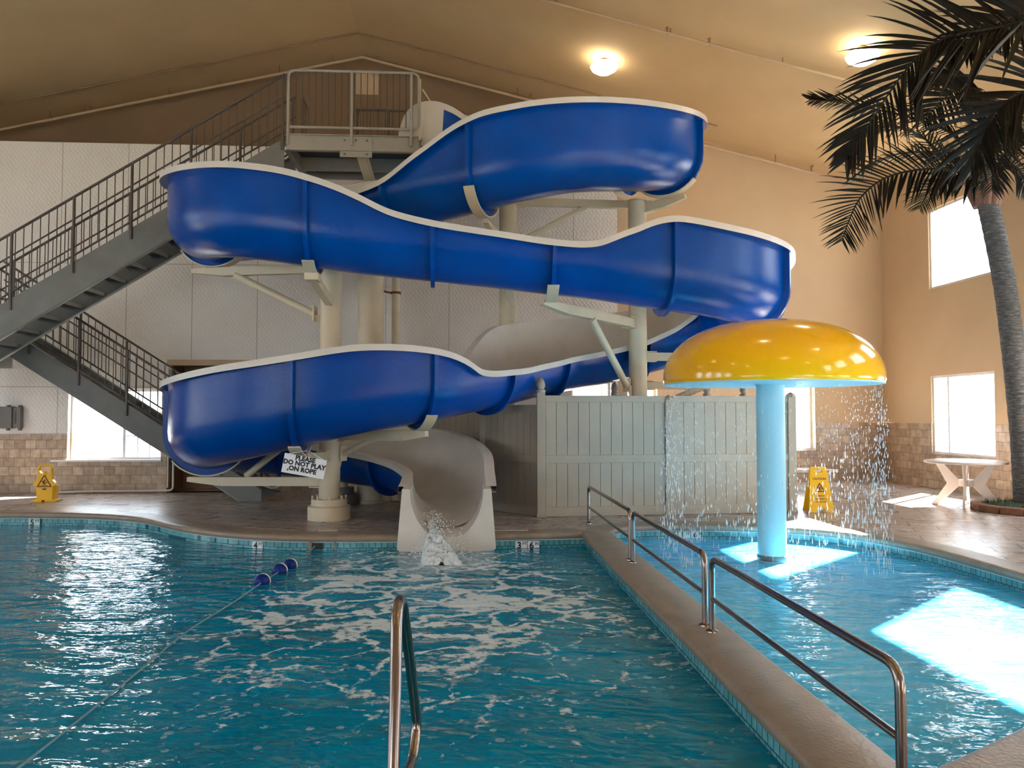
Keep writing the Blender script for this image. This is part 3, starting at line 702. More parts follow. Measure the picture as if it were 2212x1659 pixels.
def flight(name, label, x0, z0, x1, z1, ya, yb, treads, posts, posts2, htop=1.04, D=.457):
    """x0,z0 - x1,z1: line of the top edge of the stringers"""
    t = thing(name, (min(x0, x1), (ya + yb) / 2, min(z0, z1)), label, 'stairs')
    for y in (ya, yb):
        dz = -D / math.cos(math.atan2(z1 - z0, abs(x1 - x0)))
        poly = [(x0, z0), (x1, z1), (x1, max(z1 + dz, .01)), (x0, max(z0 + dz, .01))]
        if z1 + dz < .0:                                       # foot resting on the floor
            k = (z0 + dz) / (z0 - z1); xf_ = x0 + (x1 - x0) * k
            poly = [(x0, z0), (x1, z1), (x1, .01), (xf_, .01), (x0, z0 + dz)]
        s_ = MB().prism(poly, 'y', y - .012, y + .012).build('stringer', ['steel'], t)
        fl = MB(); sgn = -1 if y == ya else 1
        for e, off in ((0, 0.0), (1, dz)):
            a = Vector((x0, y + sgn * -.035, z0 + off)); b = Vector((x1, y + sgn * -.035, z1 + off))
            if e and b.z < .02: b = a + (b - a) * ((a.z - .02) / (a.z - b.z))
            fl.beam(a, b, .07, .014)
        fl.build('stringer_flange', ['steel_l'], s_)  # paler steel puts the lit line of the flanges into the colour
    for k in range(treads):
        f = (k + .5) / treads; x = x0 + (x1 - x0) * f; z = z0 + (z1 - z0) * f - D * .78
        if z < .03: continue
        mb = MB().box((x - .14, ya + .03, z - .02), (x + .14, yb - .03, z), 0)
        tr = mb.build('tread', ['grate'], t)
        MB().box((x - .145, ya + .03, z - .05), (x - .13, yb - .03, z + .01)).box((x + .13, ya + .03, z - .05), (x + .145, yb - .03, z + .01)).build('tread_nosing', ['steel_l'], tr)
    railing(t, ((x0, ya - .02, z0 - .02), (x1, ya - .02, z1 - .02)), htop, posts=posts)
    railing(t, ((x0, yb + .02, z0 - .02), (x1, yb + .02, z1 - .02)), htop, posts=posts2)
    return t
# upper flight: left landing up to the platform
UF = flight('stair_flight', 'upper grey steel stair flight climbing right to the platform', -8.5, 2.52, -2.92, 6.04, YS0, YS1, 16,
            (.08, .24, .41, .57, .735, .995), (.16, .33, .5, .66, .83, .99), 1.07)
LF = flight('stair_flight', 'lower grey steel stair flight descending right past the window', -8.5, 3.40, -3.52, .20, 14.1, 15.05, 15,
            (.20, .37, .535, .70, .86), (.12, .28, .45, .62, .8, .95), .98, .36)
ld = thing('stair_landing', (-9.1, 13.9, 2.4), 'stair landing at the far left edge between both flights', 'landing')
MB().box((-9.9, 12.9, 2.56), (-8.45, 15.05, 2.62)).build('landing_deck', ['grate'], ld)
for a, b in (((-9.9, 12.88, 2.38), (-8.3, 12.91, 2.64)), ((-9.9, 15.04, 2.38), (-8.3, 15.07, 2.64)), ((-9.9, 13.95, 2.36), (-8.2, 14.02, 2.54))): MB().box(a, b).build('landing_beam', ['steel_l'], ld)
MB().tube([(-8.9, 13.4, 0), (-8.9, 13.4, 2.38)], .06, 12).tube([(-9.8, 14.9, 0), (-9.8, 14.9, 2.38)], .06, 12).build('landing_post', ['steel'], ld, smooth=50)
railing(ld, ((-8.45, 15.1, 2.62), (-9.85, 15.1, 2.62)), 1.05, posts=(.02, .5, .98))
# foot of the lower flight: curled handrail ends
for y in (14.08, 15.07):
    MB().tube(fillet([(-3.75, y, .95), (-3.25, y, .62), (-3.1, y, .35), (-3.3, y, .22), (-3.55, y, .32)], .12), .02, 10).build('handrail_end', ['steel_l'], LF, smooth=50)
# platform
pf = thing('platform', (-1.8, 13.6, 5.8), 'grey steel start platform with a barred railing at the slide top', 'platform')
PX0, PX1, PZ = -2.88, -.74, 6.10
def chan(p, q, h=.25):
    mb = MB().beam((p[0], p[1], PZ - h / 2), (q[0], q[1], PZ - h / 2), .02, h)
    mb.beam((p[0], p[1], PZ - h), (q[0], q[1], PZ - h), .09, .018); mb.beam((p[0], p[1], PZ), (q[0], q[1], PZ), .09, .014); return mb
for p, q in (((PX0, YS0), (PX1, YS0)), ((PX1, YS0), (PX1, 14.45)), ((PX0, 14.45), (PX1, 14.45)), ((PX0, 13.95), (PX1, 13.95)), ((PX0, YS0), (PX0, 14.45))):
    chan(p, q).build('platform_beam', ['steel_l'], pf)
MB().box((PX0 + .02, YS0 + .02, PZ - .03), (PX1 - .02, 14.43, PZ - .005)).build('platform_deck', ['grate'], pf)
MB().box((-2.02, YS0 - .03, PZ - .36), (-1.50, YS0 - .015, PZ - .02)).build('gusset_plate', ['steel_l'], pf)
for dx, dz in ((-1.94, -.08), (-1.58, -.08), (-1.94, -.31), (-1.58, -.31), (-1.76, -.08)):
    MB().tube([(dx, YS0 - .02, PZ + dz), (dx, YS0 - .05, PZ + dz)], .018, 6).build('bolt', ['steel'], pf)
rl = MB().tube(fillet([(PX0 + .02, YS0 - .03, PZ - .17), (PX0 + .02, YS0 - .03, PZ + 1.06), (PX1, YS0 - .03, PZ + 1.06), (PX1, YS0 - .03, PZ + .12), (PX0 + .05, YS0 - .03, PZ + .12)], .12), .023, 10).build('railing', ['steel_l'], pf, smooth=50)
for k in range(1, 20):
    x = PX0 + .04 + k * (PX1 - PX0 - .08) / 19.6
    MB().tube([(x, YS0 - .03, PZ + .12), (x, YS0 - .03, PZ + 1.05)], .0085, 6).build('baluster', ['rail'], rl)
for x in (-1.83, -.86):
    MB().tube([(x, YS0 - .045, PZ - .17), (x, YS0 - .045, PZ + 1.05)], .022, 8).build('post', ['steel_l'], rl, smooth=50)
r2 = railing(pf, ((PX0 + .9, 14.48, PZ), (PX1 - .05, 14.48, PZ)), 1.05, posts=(.02, .5, .98), mid=False)
r3 = railing(pf, ((PX0 + .02, 13.98, PZ), (PX0 + .02, 14.48, PZ)), 1.05, posts=(.02,), mid=False)
MB().beam((PX1 + .02, YS0 + .02, PZ - .05), (PX1 + .02, YS0 + .02, PZ + .98), .03, .05).tube([(PX1 + .05, YS0 + .1, PZ + .85), (PX1 + .32, 13.3, PZ + .55)], .016, 8).build('gate_post', ['cream'], pf)
MB().box((PX1 + .01, YS0 + .05, PZ - .28), (PX1 + .03, 13.3, PZ - .0)).build('end_plate', ['steel_l'], pf)

# ------------------------------------------------------------------ fence
def fpost(t, p, h=1.98, finial=True):
    x, y = p; o = MB().box((x - .062, y - .062, .001), (x + .062, y + .062, h - .14)).box((x - .072, y - .072, .001), (x + .072, y + .072, .05)).build('fence_post', ['vinyl'], t, bevel=.006)
    if finial: MB().lathe([(.06, h - .14), (.07, h - .12), (.07, h - .10), (.045, h - .085), (.062, h - .05), (.066, h - .02), (.05, h + .04), (.022, h + .085), (0, h + .10)], (x, y, 0), 20).build('finial', ['vinyl'], o, smooth=50)
    else: MB().lathe([(.085, h - .14), (.085, h - .11), (0.0, h - .06)], (x, y, 0), 4).build('post_cap', ['vinyl'], o)
def fpanel(t, p, q, h=1.82, z0=.004, mid=.86, boards=9):
    p, q = Vector((*p, 0)), Vector((*q, 0)); d = (q - p).normalized(); L = (q - p).length; p = p + d * .065; q = q - d * .065; L -= .13
    o = MB().beam(p + Vector((0, 0, (z0 + h) / 2)), q + Vector((0, 0, (z0 + h) / 2)), .008, h - z0 - .06).build('fence_panel', ['vinyl_d'], t)
    for z, hh in ((z0 + .07, .14), (mid, .12), (h - .05, .10)):
        MB().beam(p + Vector((0, 0, z)), q + Vector((0, 0, z)), .052, hh).build('rail', ['vinyl'], o, bevel=.004)
    for k in range(boards):
        a = p + d * (L * k / boards + .003); b = p + d * (L * (k + 1) / boards - .003)
        for (u, w) in ((z0 + .14, mid - .06), (mid + .06, h - .10)):
            MB().beam(a + Vector((0, 0, (u + w) / 2)), b + Vector((0, 0, (u + w) / 2)), .030, w - u).build('board', ['vinyl'], o, bevel=.002)
FP = {'a': (1.17, 11.80), 'b': (3.16, 11.95), 'c': (5.15, 12.10), 'd': (.33, 12.85), 'e': (-.66, 14.45), 'f': (-.8, 15.5), 'g': (2.72, 14.0), 'h': (4.42, 14.05), 'i': (5.1, 14.05)}
t = thing('fence', (3.16, 11.95, 0), 'taupe board fence facing the pool behind the mushroom stem', 'fence')
fpost(t, FP['a'], 2.0); fpost(t, FP['b'], 1.9, False); fpost(t, FP['c'], 1.95, False)
fpanel(t, FP['a'], FP['b'], boards=11); fpanel(t, FP['b'], FP['c'], boards=11)
t = thing('fence', (.33, 12.85, 0), 'shaded taupe fence running back between slide end and front fence', 'fence')
fpost(t, FP['d'], 1.75, False); fpost(t, FP['e'], 1.75, False)
fpanel(t, FP['a'], FP['d'], 1.68, boards=8); fpanel(t, FP['d'], FP['e'], 1.68, boards=9); fpanel(t, FP['e'], FP['f'], 1.68, boards=5)
t = thing('fence', (3.6, 14.0, 0), 'rear fence whose pointed finials show over the front fence', 'fence')
fpost(t, FP['g'], 2.02); fpost(t, FP['h'], 2.0); fpost(t, FP['i'], 2.0); fpanel(t, FP['g'], FP['h'], 1.7, boards=8); fpanel(t, FP['h'], FP['i'], 1.7, boards=3)

# ------------------------------------------------------------------ mushroom fountain
MX, MY = 3.62, 9.08
mu = thing('mushroom_fountain', (MX, MY, -.5), 'yellow mushroom-shaped fountain on a pale blue stem in the children pool', 'fountain')
MB().tube([(MX, MY, -.49), (MX, MY, -.1), (MX, MY, 1.0), (MX, MY, 1.98)], [.168, .163, .163, .163], 36).build('stem', ['pale_blue'], mu, smooth=50)
MB().lathe([(.168, -.16), (.172, -.15), (.172, -.11), (.164, -.10)], (MX, MY, 0), 36).build('stem_band', ['galv'], mu, smooth=40)
cp = []
for k in range(15):
    a = PI / 2 * k / 14; cp.append((1.245 * math.cos(a) ** .80, 1.945 + .70 * math.sin(a) ** .97))
cp = [(1.16, 1.90), (1.235, 1.90), (1.245, 1.92)] + cp
cp[-1] = (0, 2.645)
MB().lathe(cp, (MX, MY, 0), 72).build('cap', ['yellow'], mu, smooth=60)
MB().lathe([(1.16, 1.90), (1.17, 1.97), (.6, 2.10), (.16, 2.12)], (MX, MY, 0), 72).build('cap_underside', ['pale_blue'], mu, smooth=60)
MB().lathe([(1.17, 1.885), (1.236, 1.885), (1.236, 1.905), (1.17, 1.905)], (MX, MY, 0), 72).build('lit_rim_band', ['pale_blue'], mu, smooth=40)  # added pale band standing in for bounce light on the cap underside
# falling water
mb = MB()
for k in range(4200):
    th = random.uniform(0, 2 * PI)
    w = .5 + .5 * math.sin(th + .2)
    dens = .35 + .65 * max(0, math.cos(th)) ** 2 + .35 * max(0, math.cos(th - PI)) ** 4
    if random.random() > dens: continue
    z = random.uniform(ZW, 1.9); f = (1.9 - z) / 2.07
    r = 1.19 + random.gauss(0, .02 + .05 * f) + .03 * f; ln = random.uniform(.008, .02) * (1 + 2.6 * f); s_ = random.uniform(.0022, .0055)
    x, y = MX + r * math.cos(th), MY + r * math.sin(th)
    mb.add([(x, y, z + ln), (x + s_, y, z), (x, y + s_, z), (x - s_, y, z), (x, y - s_, z), (x, y, z - ln * .6)], [(0, 1, 2), (0, 2, 3), (0, 3, 4), (0, 4, 1), (5, 2, 1), (5, 3, 2), (5, 4, 3), (5, 1, 4)])
tag(mb.build('falling_water', ['drop']), 'curtain of falling water drops all around the yellow mushroom rim', 'falling water', kind='stuff')

# splash below the slide
def blob(mb, c, r, n=10, squash=.7):
    seg = []
    for i in range(n + 1):
        ph = PI * i / n
        seg.append([(c[0] + r * math.sin(ph) * math.cos(t) * (1 + random.uniform(-.28, .28)), c[1] + r * math.sin(ph) * math.sin(t) * (1 + random.uniform(-.28, .28)), c[2] + r * squash * math.cos(ph) * (1 + random.uniform(-.25, .25))) for t in [2 * PI * k / n for k in range(n)]])
    mb.rows(seg, closed=True)
from mathutils import noise as NZ
mb = MB(); rows = []
for i in range(56):
    f = i / 55; cx = -.42 + .20 * f; cy = 10.30 - 1.25 * f; w = .07 + .21 * f ** .9
    top = (.20 - .33 * f ** .7) + .10 * math.sin(min(1, max(0, (f - .35) / .65)) * PI)
    top = ZW + .0 if f == 1 else top
    row = []
    for k in range(45):
        g = k / 44 * 2 - 1; e = max(0, 1 - g * g); z = ZW - .05 + (top + .05 - ZW) * e ** .8
        p = Vector((cx + w * g, cy, z)); n1 = NZ.fractal(p * 11, .8, 2.2, 5); n2 = NZ.fractal(p * 11 + Vector((7, 3, 1)), .8, 2.2, 5); n3 = NZ.fractal(p * 15 + Vector((1, 8, 2)), .8, 2.1, 5)
        row.append(p + Vector((n2 * .035 * e, n3 * .05 * e, n1 * .075 * e)))
    rows.append(row)
mb.rows(rows)
for k in range(520):
    f = random.random(); r_ = random.uniform(.003, .010)
    x, y, z = -.38 + .16 * f + random.gauss(0, .07 + .15 * f), 10.25 - 1.15 * f + random.gauss(0, .06 + .08 * f), .24 - .38 * f ** .7 + abs(random.gauss(0, .05 + .05 * f))
    mb.lathe([(0, -r_), (r_ * .9, -r_ * .2), (r_ * .6, r_ * .7), (0, r_ * 1.2)], (x, y, max(z, ZW)), 5)
tag(mb.build('splash', ['splash'], smooth=180), 'white gush of water splashing out of the slide end', 'splash', kind='stuff')

# ------------------------------------------------------------------ stainless rails
def hrail(y0, y1, label, h=.52, x=1.755, xa=1.755):
    t = thing('handrail', (x, (y0 + y1) / 2, 0), label, 'handrail', 'stainless handrails on the divider')
    MB().tube(fillet([(x, y0, .0), (x, y0, h), (x, y1, h), (x, y1, .0)], .10, 8), .022, 16).build('rail_loop', ['chrome'], t, smooth=50)
    MB().tube([(x, y0, h * .56 - .05), (x, y1, h * .56 - .05)], .017, 14).build('mid_rail', ['chrome'], t, smooth=50)
    for y in (y0, y1): MB().lathe([(.048, .012), (.046, .024), (.024, .034), (.0225, .036)], (x, y, 0), 20).build('escutcheon', ['chrome'], t, smooth=40)
hrail(10.95, 8.22, 'farthest stainless handrail, in front of the fence', .53)
hrail(8.08, 5.66, 'middle stainless handrail of the three on the divider', .53)
hrail(5.50, 3.10, 'nearest and longest-looking stainless handrail, lower right', .53)
gr = thing('grab_rail', (-.24, 2.5, 0), 'stainless pool grab rail curving over the water, bottom centre', 'grab rail')
gp = fillet([(-.225, 2.52, .0), (-.228, 2.75, .60), (-.235, 2.86, .85), (-.23, 3.02, .86), (-.205, 3.18, .55), (-.185, 3.3, .27), (-.195, 3.2, .18), (-.215, 2.78, .235), (-.225, 2.64, .24)], .10, 6)
MB().tube(gp, .021, 18).build('rail_loop', ['chrome'], gr, smooth=60)
MB().lathe([(.05, .0), (.048, .012), (.024, .03)], (-.225, 2.52, 0), 20).build('escutcheon', ['chrome'], gr, smooth=40)

# ------------------------------------------------------------------ rope and floats
tag(MB().tube(spline([(-2.18, 2.7, ZW + .01), (-2.14, 4.1, ZW + .012), (-2.15, 5.4, ZW + .008), (-2.16, 6.4, ZW + .012), (-2.08, 7.4, ZW + .006), (-2.02, 8.15, ZW + .02), (-1.95, 8.9, ZW + .02), (-1.9, 9.5, ZW - .02), (-1.86, 10.1, -.12)], 8), .007, 6).build('rope', ['rope'], smooth=60), 'pale float rope lying across the pool surface', 'rope')
def float_(p, d, label):
    t = thing('rope_float', tuple(p), label, 'float', 'blue and white floats on the pool rope')
    q = Vector(d).to_track_quat('Z', 'X').to_matrix().to_4x4(); q.translation = Vector(p)
    pr = [(.012, -.085), (.045, -.082), (.068, -.06), (.078, -.03), (.078, .0)]; p2 = [(.078, .0), (.078, .035)]; p3 = [(.078, .035), (.07, .06), (.045, .082), (.012, .085)]
    for nm, a, m_ in (('float_body', pr, 'floatb'), ('white_band', p2, 'floatw'), ('float_end', p3, 'floatb')):
        MB().lathe(a, (0, 0, 0), 24).xf(q).build(nm, [m_], t, smooth=50)
float_((-2.03, 8.2, ZW + .02), (.06, 1, .0), 'blue and white rope float nearest the viewer')
float_((-1.98, 8.75, ZW + .02), (.1, 1, 0), 'middle blue and white rope float')
float_((-1.93, 9.02, ZW + .02), (.1, 1, 0), 'farthest blue and white rope float, nearest the slide')

# ------------------------------------------------------------------ caution signs
def tri(c, s, mtx, parent, inner, w=.18):
    """hollow warning triangle with a falling figure"""
    out = [(c[0] - s, c[1] - s * .86), (c[0] + s, c[1] - s * .86), (c[0], c[1] + s * .86)]
    cx, cy = c[0], c[1] - s * .28; inn = [(cx + (x - cx) * (1 - w * 1.6), cy + (y - cy) * (1 - w * 1.6)) for x, y in out]
    mb = MB(); a = [(x, y, 0) for x, y in out]; b = [(x, y, 0) for x, y in inn]
    a2 = [(x, y, .003) for x, y in out]; b2 = [(x, y, .003) for x, y in inn]
    for i in range(3):
        j = (i + 1) % 3; mb.add([a2[i], a2[j], b2[j], b2[i], a[i], a[j], b[j], b[i]], [(0, 1, 2, 3), (0, 4, 5, 1), (3, 2, 6, 7)])
    mb.xf(mtx).build('warning_triangle', [inner], parent)
    k = s * .55; q = MB()
    def st(x0, y0, x1, y1, r): q.beam((cx + x0 * k, cy + y0 * k, .002), (cx + x1 * k, cy + y1 * k, .002), r * k, .003, up=(0, 0, 1))
    q.lathe([(.15 * k, 0), (.15 * k, .003)], (cx + .1 * k, cy + .72 * k, .001), 12)
    st(.05, .5, -.3, .0, .3); st(-.3, .05, .35, -.15, .22); st(.35, -.15, .75, .15, .2); st(-.3, .0, .1, -.5, .2); st(.0, .45, .5, .35, .16); st(-.1, .4, -.65, .3, .16); st(-.7, -.62, .7, -.62, .12)
    q.xf(mtx).build('falling_figure', [inner], parent)
def a_sign(x, y, label, yaw, W=.30, Hh=.64, lean=.13):
    t = thing('caution_sign', (x, y, 0), label, 'caution sign')
    for s_ in (-1, 1):
        fm = frame((0, 0, 0), (1, 0, 0), (0, s_ * -lean / Hh * -1, 1))
        # face frame: origin at foot, up along the leaning face
        foot = Vector((0, s_ * lean, 0)); top = Vector((0, s_ * .015, Hh)); up = (top - foot)
        m = frame(foot, (1, 0, 0) if s_ < 0 else (-1, 0, 0), up); m = Matrix.Translation((x, y, 0)) @ Matrix.Rotation(yaw, 4, 'Z') @ m
        w0, w1 = W * .5, W * .32; L = up.length; h0, h1, g = L * .80, L * .93, W * .16
        P = [(-w0, 0), (-w0 * .96, L * .06), (-w1 - .01, L * .78), (-w1, L * .97), (-w1 * .8, L), (w1 * .8, L), (w1, L * .97), (w1 + .01, L * .78), (w0 * .96, L * .06), (w0, 0), (w0 * .45, 0), (w0 * .3, L * .09), (-w0 * .3, L * .09), (-w0 * .45, 0)]
        mb = MB(); vs = []
        bm = bmesh.new(); loops = [P, [(-g, L * .88), (g, L * .88), (g, L * .93), (-g, L * .93)]]; es = []
        for lp in loops:
            q = [bm.verts.new((a, b, 0)) for a, b in lp]; es += [bm.edges.new((q[i], q[(i + 1) % len(q)])) for i in range(len(q))]
        bmesh.ops.triangle_fill(bm, use_beauty=True, edges=es)
        r = bmesh.ops.extrude_face_region(bm, geom=bm.faces[:]); bmesh.ops.translate(bm, vec=(0, 0, -.02), verts=[v for v in r['geom'] if isinstance(v, bmesh.types.BMVert)])
        bm.verts.index_update(); mb.add([v.co[:] for v in bm.verts], [[v.index for v in f.verts] for f in bm.faces]); bm.free()
        pn = mb.xf(m).build('sign_panel', ['caution'], t)
        mm = m @ Matrix.Translation((0, 0, .001))
        text('lettering', 'CAUTION', .046, mm @ Matrix.Translation((0, L * .735, 0)), pn, 'black', .0008, .001)
        tri((0, L * .55), .085, mm, pn, 'darkred')
        for k in range(3): text('lettering', ('CUIDADO', 'PISO MOJADO', 'WET FLOOR')[k], .030, mm @ Matrix.Translation((0, L * (.36 - .065 * k), 0)), pn, 'darkred', .0006, .001)
    MB().box((-.12, -.02, Hh - .03), (.12, .02, Hh + .004)).xf(Matrix.Translation((x, y, 0)) @ Matrix.Rotation(yaw, 4, 'Z')).build('hinge', ['caution'], t, bevel=.006)
    return t
a_sign(5.63, 12.22, 'yellow folding caution sign on the right deck beside the fence end', -.12, .40, .70, .16)
# left sign: bin shaped with a handle loop and hexagonal waist
t = thing('caution_sign', (-7.31, 14.45, 0), 'yellow pillar-shaped caution sign by the tiled left wall', 'caution sign')
x, y = -7.31, 14.42
MB().prism([(x - .135, .03), (x + .135, .03), (x + .145, .28), (x - .145, .28)], 'y', y - .1, y + .1).build('body', ['caution'], t, bevel=.008)
MB().box((x - .19, y - .13, 0), (x - .03, y + .13, .035)).box((x + .0, y - .10, 0), (x + .19, y + .15, .035)).build('foot', ['caution'], t, bevel=.006)
mb = MB(); mb.prism([(x - .19, .29), (x - .15, .27), (x + .15, .27), (x + .19, .29), (x + .175, .34), (x + .13, .39), (x + .118, .58), (x + .06, .50), (x - .06, .50), (x - .118, .58), (x - .13, .39), (x - .175, .34)], 'y', y - .11, y - .04)
mb.build('sign_face', ['caution'], t)
MB().tube(fillet([(x - .112, y - .075, .48), (x - .106, y - .075, .635), (x + .106, y - .075, .635), (x + .112, y - .075, .48)], .05), .022, 12).build('handle', ['caution'], t, smooth=50)
MB().tube([(x, y - .1, .46), (x, y - .08, .53)], .035, 10).build('knob', ['caution'], t, smooth=50)
mm = frame((x, y - .113, .375), (1, 0, 0), (0, 0, 1)); tri((0, .0), .128, mm, t, 'darkred', .13)
MB().lathe([(.04, 0), (.04, .003)], (0, 0, 0), 16).xf(frame((x, y - .106, .225), (1, 0, 0), (0, 0, .4)) @ Matrix.Diagonal((1, .35, 1, 1))).build('label', ['darkred'], t)

# ------------------------------------------------------------------ table and lounger
tb = thing('garden_table', (8.2, 12.55, 0), 'round pale resin table beside the palm trunk', 'table')
TX, TY = 8.42, 12.75
MB().lathe([(0, .735), (.55, .735), (.60, .715), (.625, .72), (.63, .735), (.62, .755), (.56, .762), (0, .762)], (TX, TY, 0), 48).build('tabletop', ['plastic'], tb, smooth=40)
for k in range(4):
    th = math.radians(52 + 90 * k); c, s_ = math.cos(th), math.sin(th)
    P = [(.46, .735), (.36, .735), (.10, .43), (.10, .33), (.42, .0), (.52, .0), (.28, .37)]
    lg = MB().prism([(u, v) for u, v in P], 'y', -.018, .018); lg.xf(Matrix.Translation((TX, TY, 0)) @ Matrix.Rotation(th, 4, 'Z')); lg.build('leg', ['plastic'], tb, bevel=.008)
MB().tube([(TX, TY, .33), (TX, TY, .44)], .115, 16).build('hub', ['plastic'], tb, smooth=40)
lo = thing('sun_lounger', (7.0, 16.2, 0), 'low pale slatted lounger against the back wall behind the caution sign', 'sun lounger')
LX0, LX1, LY0, LY1, LZ = 6.0, 7.75, 15.9, 16.5, .36
for yy in (LY0, LY1): MB().beam((LX0, yy, LZ), (LX1, yy, LZ), .04, .06).build('side_rail', ['plastic'], lo)
for k in range(16):
    xx = LX0 + .05 + k * .11; MB().box((xx, LY0, LZ), (xx + .07, LY1, LZ + .015)).build('slat', ['plastic'], lo)
for xx in (LX0 + .1, LX0 + .75, LX1 - .2):
    for yy in (LY0, LY1): MB().beam((xx, yy, LZ), (xx - .05, yy, 0), .04, .05).build('leg', ['plastic'], lo)
MB().tube(fillet([(6.0, LY0 - .03, .50), (6.45, LY0 - .03, .50), (6.75, LY0 - .03, .14)], .08), .022, 8).build('armrest', ['plastic'], lo, smooth=50)

# ------------------------------------------------------------------ small fittings
bx_ = thing('electrical_box', (-8.75, YW, 1.25), 'grey electrical disconnect box on the white wall, far left', 'electrical box')
MB().box((-8.9, YW - .16, 1.26), (-8.68, YW - .005, 1.68)).build('enclosure', ['galv'], bx_, bevel=.006)
MB().box((-8.68, YW - .12, 1.27), (-8.54, YW - .005, 1.67)).box((-8.64, YW - .14, 1.35), (-8.62, YW - .1, 1.60)).build('switch_side', ['galv'], bx_, bevel=.004)
MB().box((-8.82, YW - .08, 1.68), (-8.78, YW - .005, 1.71)).box((-8.6, YW - .08, 1.67), (-8.56, YW - .005, 1.71)).box((-8.82, YW - .08, 1.22), (-8.78, YW - .005, 1.26)).box((-8.6, YW - .08, 1.22), (-8.56, YW - .005, 1.27)).build('lug', ['galv'], bx_)
pp = thing('water_pipe', (-5.65, YW - .05, 0), 'pale pipe running along the floor and up the tiled left wall', 'pipe')
MB().tube(fillet([(-8.0, YW - .3, .03), (-7.3, YW - .12, .04), (-5.70, YW - .06, .045), (-5.66, YW - .06, .09), (-5.66, YW - .06, .95)], .05), .02, 8).build('floor_pipe', ['plastic'], pp, smooth=50)
MB().tube([(-5.76, YW - .06, .1), (-5.76, YW - .06, .95)], .016, 8).build('riser', ['plastic'], pp, smooth=50)
# skimmer
sk = thing('skimmer', (-2.0, 10.1, -.17), 'dark rectangular skimmer opening in the tiled pool edge', 'skimmer')
MB().box((-1.9, 10.145, -.17), (-1.62, 10.165, -.085)).build('mouth', ['black'], sk)
MB().box((-1.94, 10.13, -.19), (-1.9, 10.16, -.075)).box((-1.62, 10.13, -.19), (-1.60, 10.16, -.075)).build('collar', ['coping'], sk)
MB().box((-1.9, 10.42, .001), (-1.64, 10.62, .012)).build('skimmer_lid', ['plastic'], sk, bevel=.003)
tag(MB().box((-3.05, 10.55, .001), (-2.70, 10.75, .012)).build('valve_box', ['signwhite'], bevel=.003), 'bright white square valve box cover in the deck left of the column', 'valve box')
# depth markers
def marker(x, y, z, parts, label, yaw=0, w=.15, h=.11, tile='signwhite'):
    t = thing('depth_marker', (x, y, z - h / 2), label, 'depth marker')
    m0 = Matrix.Translation((x, y, z)) @ Matrix.Rotation(yaw, 4, 'Z')
    for i, (big_, sm) in enumerate(parts):
        m = m0 @ frame(((i - (len(parts) - 1) / 2) * (w + .008), 0, 0), (1, 0, 0), (0, 0, 1))
        tl = MB().box((-w / 2, -h / 2, -.003), (w / 2, h / 2, .003)).xf(m).build('tile', [tile], t)
        text('number', big_, h * 1.05, m @ Matrix.Translation((-w * .17, 0, .0035)), tl, 'black', .004, .0008)
        text('unit', sm, h * .48, m @ Matrix.Translation((w * .29, h * .2, .0035)), tl, 'black', .001, .0008)
marker(.83, 10.14, -.145, [('3', 'FT'), ('6', 'IN')], 'white 3 ft 6 in depth marker right of the slide end')
marker(-2.62, 10.325, -.145, [('4', 'FT')], 'white 4 ft depth marker on the curved pool edge', -.33)
marker(-6.62, 12.69, -.14, [('5', 'FT')], '5 ft depth marker at the far left pool edge', -.03, .17, .12, 'edge')
marker(3.15, 10.79, -.135, [('1', 'FT'), ('6', 'IN')], 'pale 1 ft 6 in depth marker in the children pool', 0, .17, .09, 'edge')
nd = thing('deck_marker', (.65, 10.42, .0), 'small white lettered tile strip in the coping right of the slide', 'deck marker')
MB().box((.42, 10.36, .012), (.86, 10.44, .02)).build('tile', ['plastic'], nd)
text('lettering', 'NO DIVING', .075, Matrix.Translation((.64, 10.4, .0205)), nd, 'black', .001, .0005)

# sprinkler pipes
def pipe_run(pts, label, hang=(), heads=(), r=.03, off=.0):
    t = thing('sprinkler_pipe', tuple(pts[0]), label, 'pipe')
    MB().tube(pts, r, 8).build('pipe', ['pipe'], t, smooth=50)
    for (p, L) in hang: MB().tube([p, (p[0], p[1], p[2] + L)], .010, 6).build('hanger', ['conduit'], t)
    for p in heads: MB().tube([p, (p[0] - .02, p[1], p[2] + .12)], .018, 6).tube([(p[0] - .02, p[1], p[2] + .12), (p[0] + .03, p[1], p[2] + .15)], .028, 6).build('sprinkler_head', ['conduit'], t)
    return t
yy = YB - .35
def rz(x, d): return roof(x) - d
D_ = .20
pipe_run([(XL + .2, yy, rz(XL + .2, D_)), (RX, yy, RZ - D_)], 'sprinkler pipe under the left roof slope at the gable wall',
         [((x, yy, rz(x, D_)), D_) for x in (-8.9, -6.4, -4.05, -2.9)], [(x, yy, rz(x, D_)) for x in (-8.1, -5.3)])
pipe_run([(RX, yy, RZ - D_), (8.0, yy, rz(8.0, D_))], 'sprinkler pipe under the right roof slope at the gable wall',
         [((x, yy, rz(x, D_)), D_) for x in (1.2, 4.2, 7.1)], [(x, yy, rz(x, D_)) for x in (-1.9, 1.5, 7.95)])
def conduit(p, q, label, r=.014):
    t = tag(MB().tube([p, q], r, 6).build('conduit', ['conduit'], smooth=50), label, 'conduit'); return t
y2 = YB - 1.1
conduit((XL + .9, y2, rz(XL + .9, .03)), (RX, y2, RZ - .03), 'thin dark conduit on the left ceiling slope above the sprinkler pipe')
conduit((RX, y2, RZ - .03), (5.5, y2, rz(5.5, .03)), 'thin dark conduit on the right ceiling slope above the sprinkler pipe')
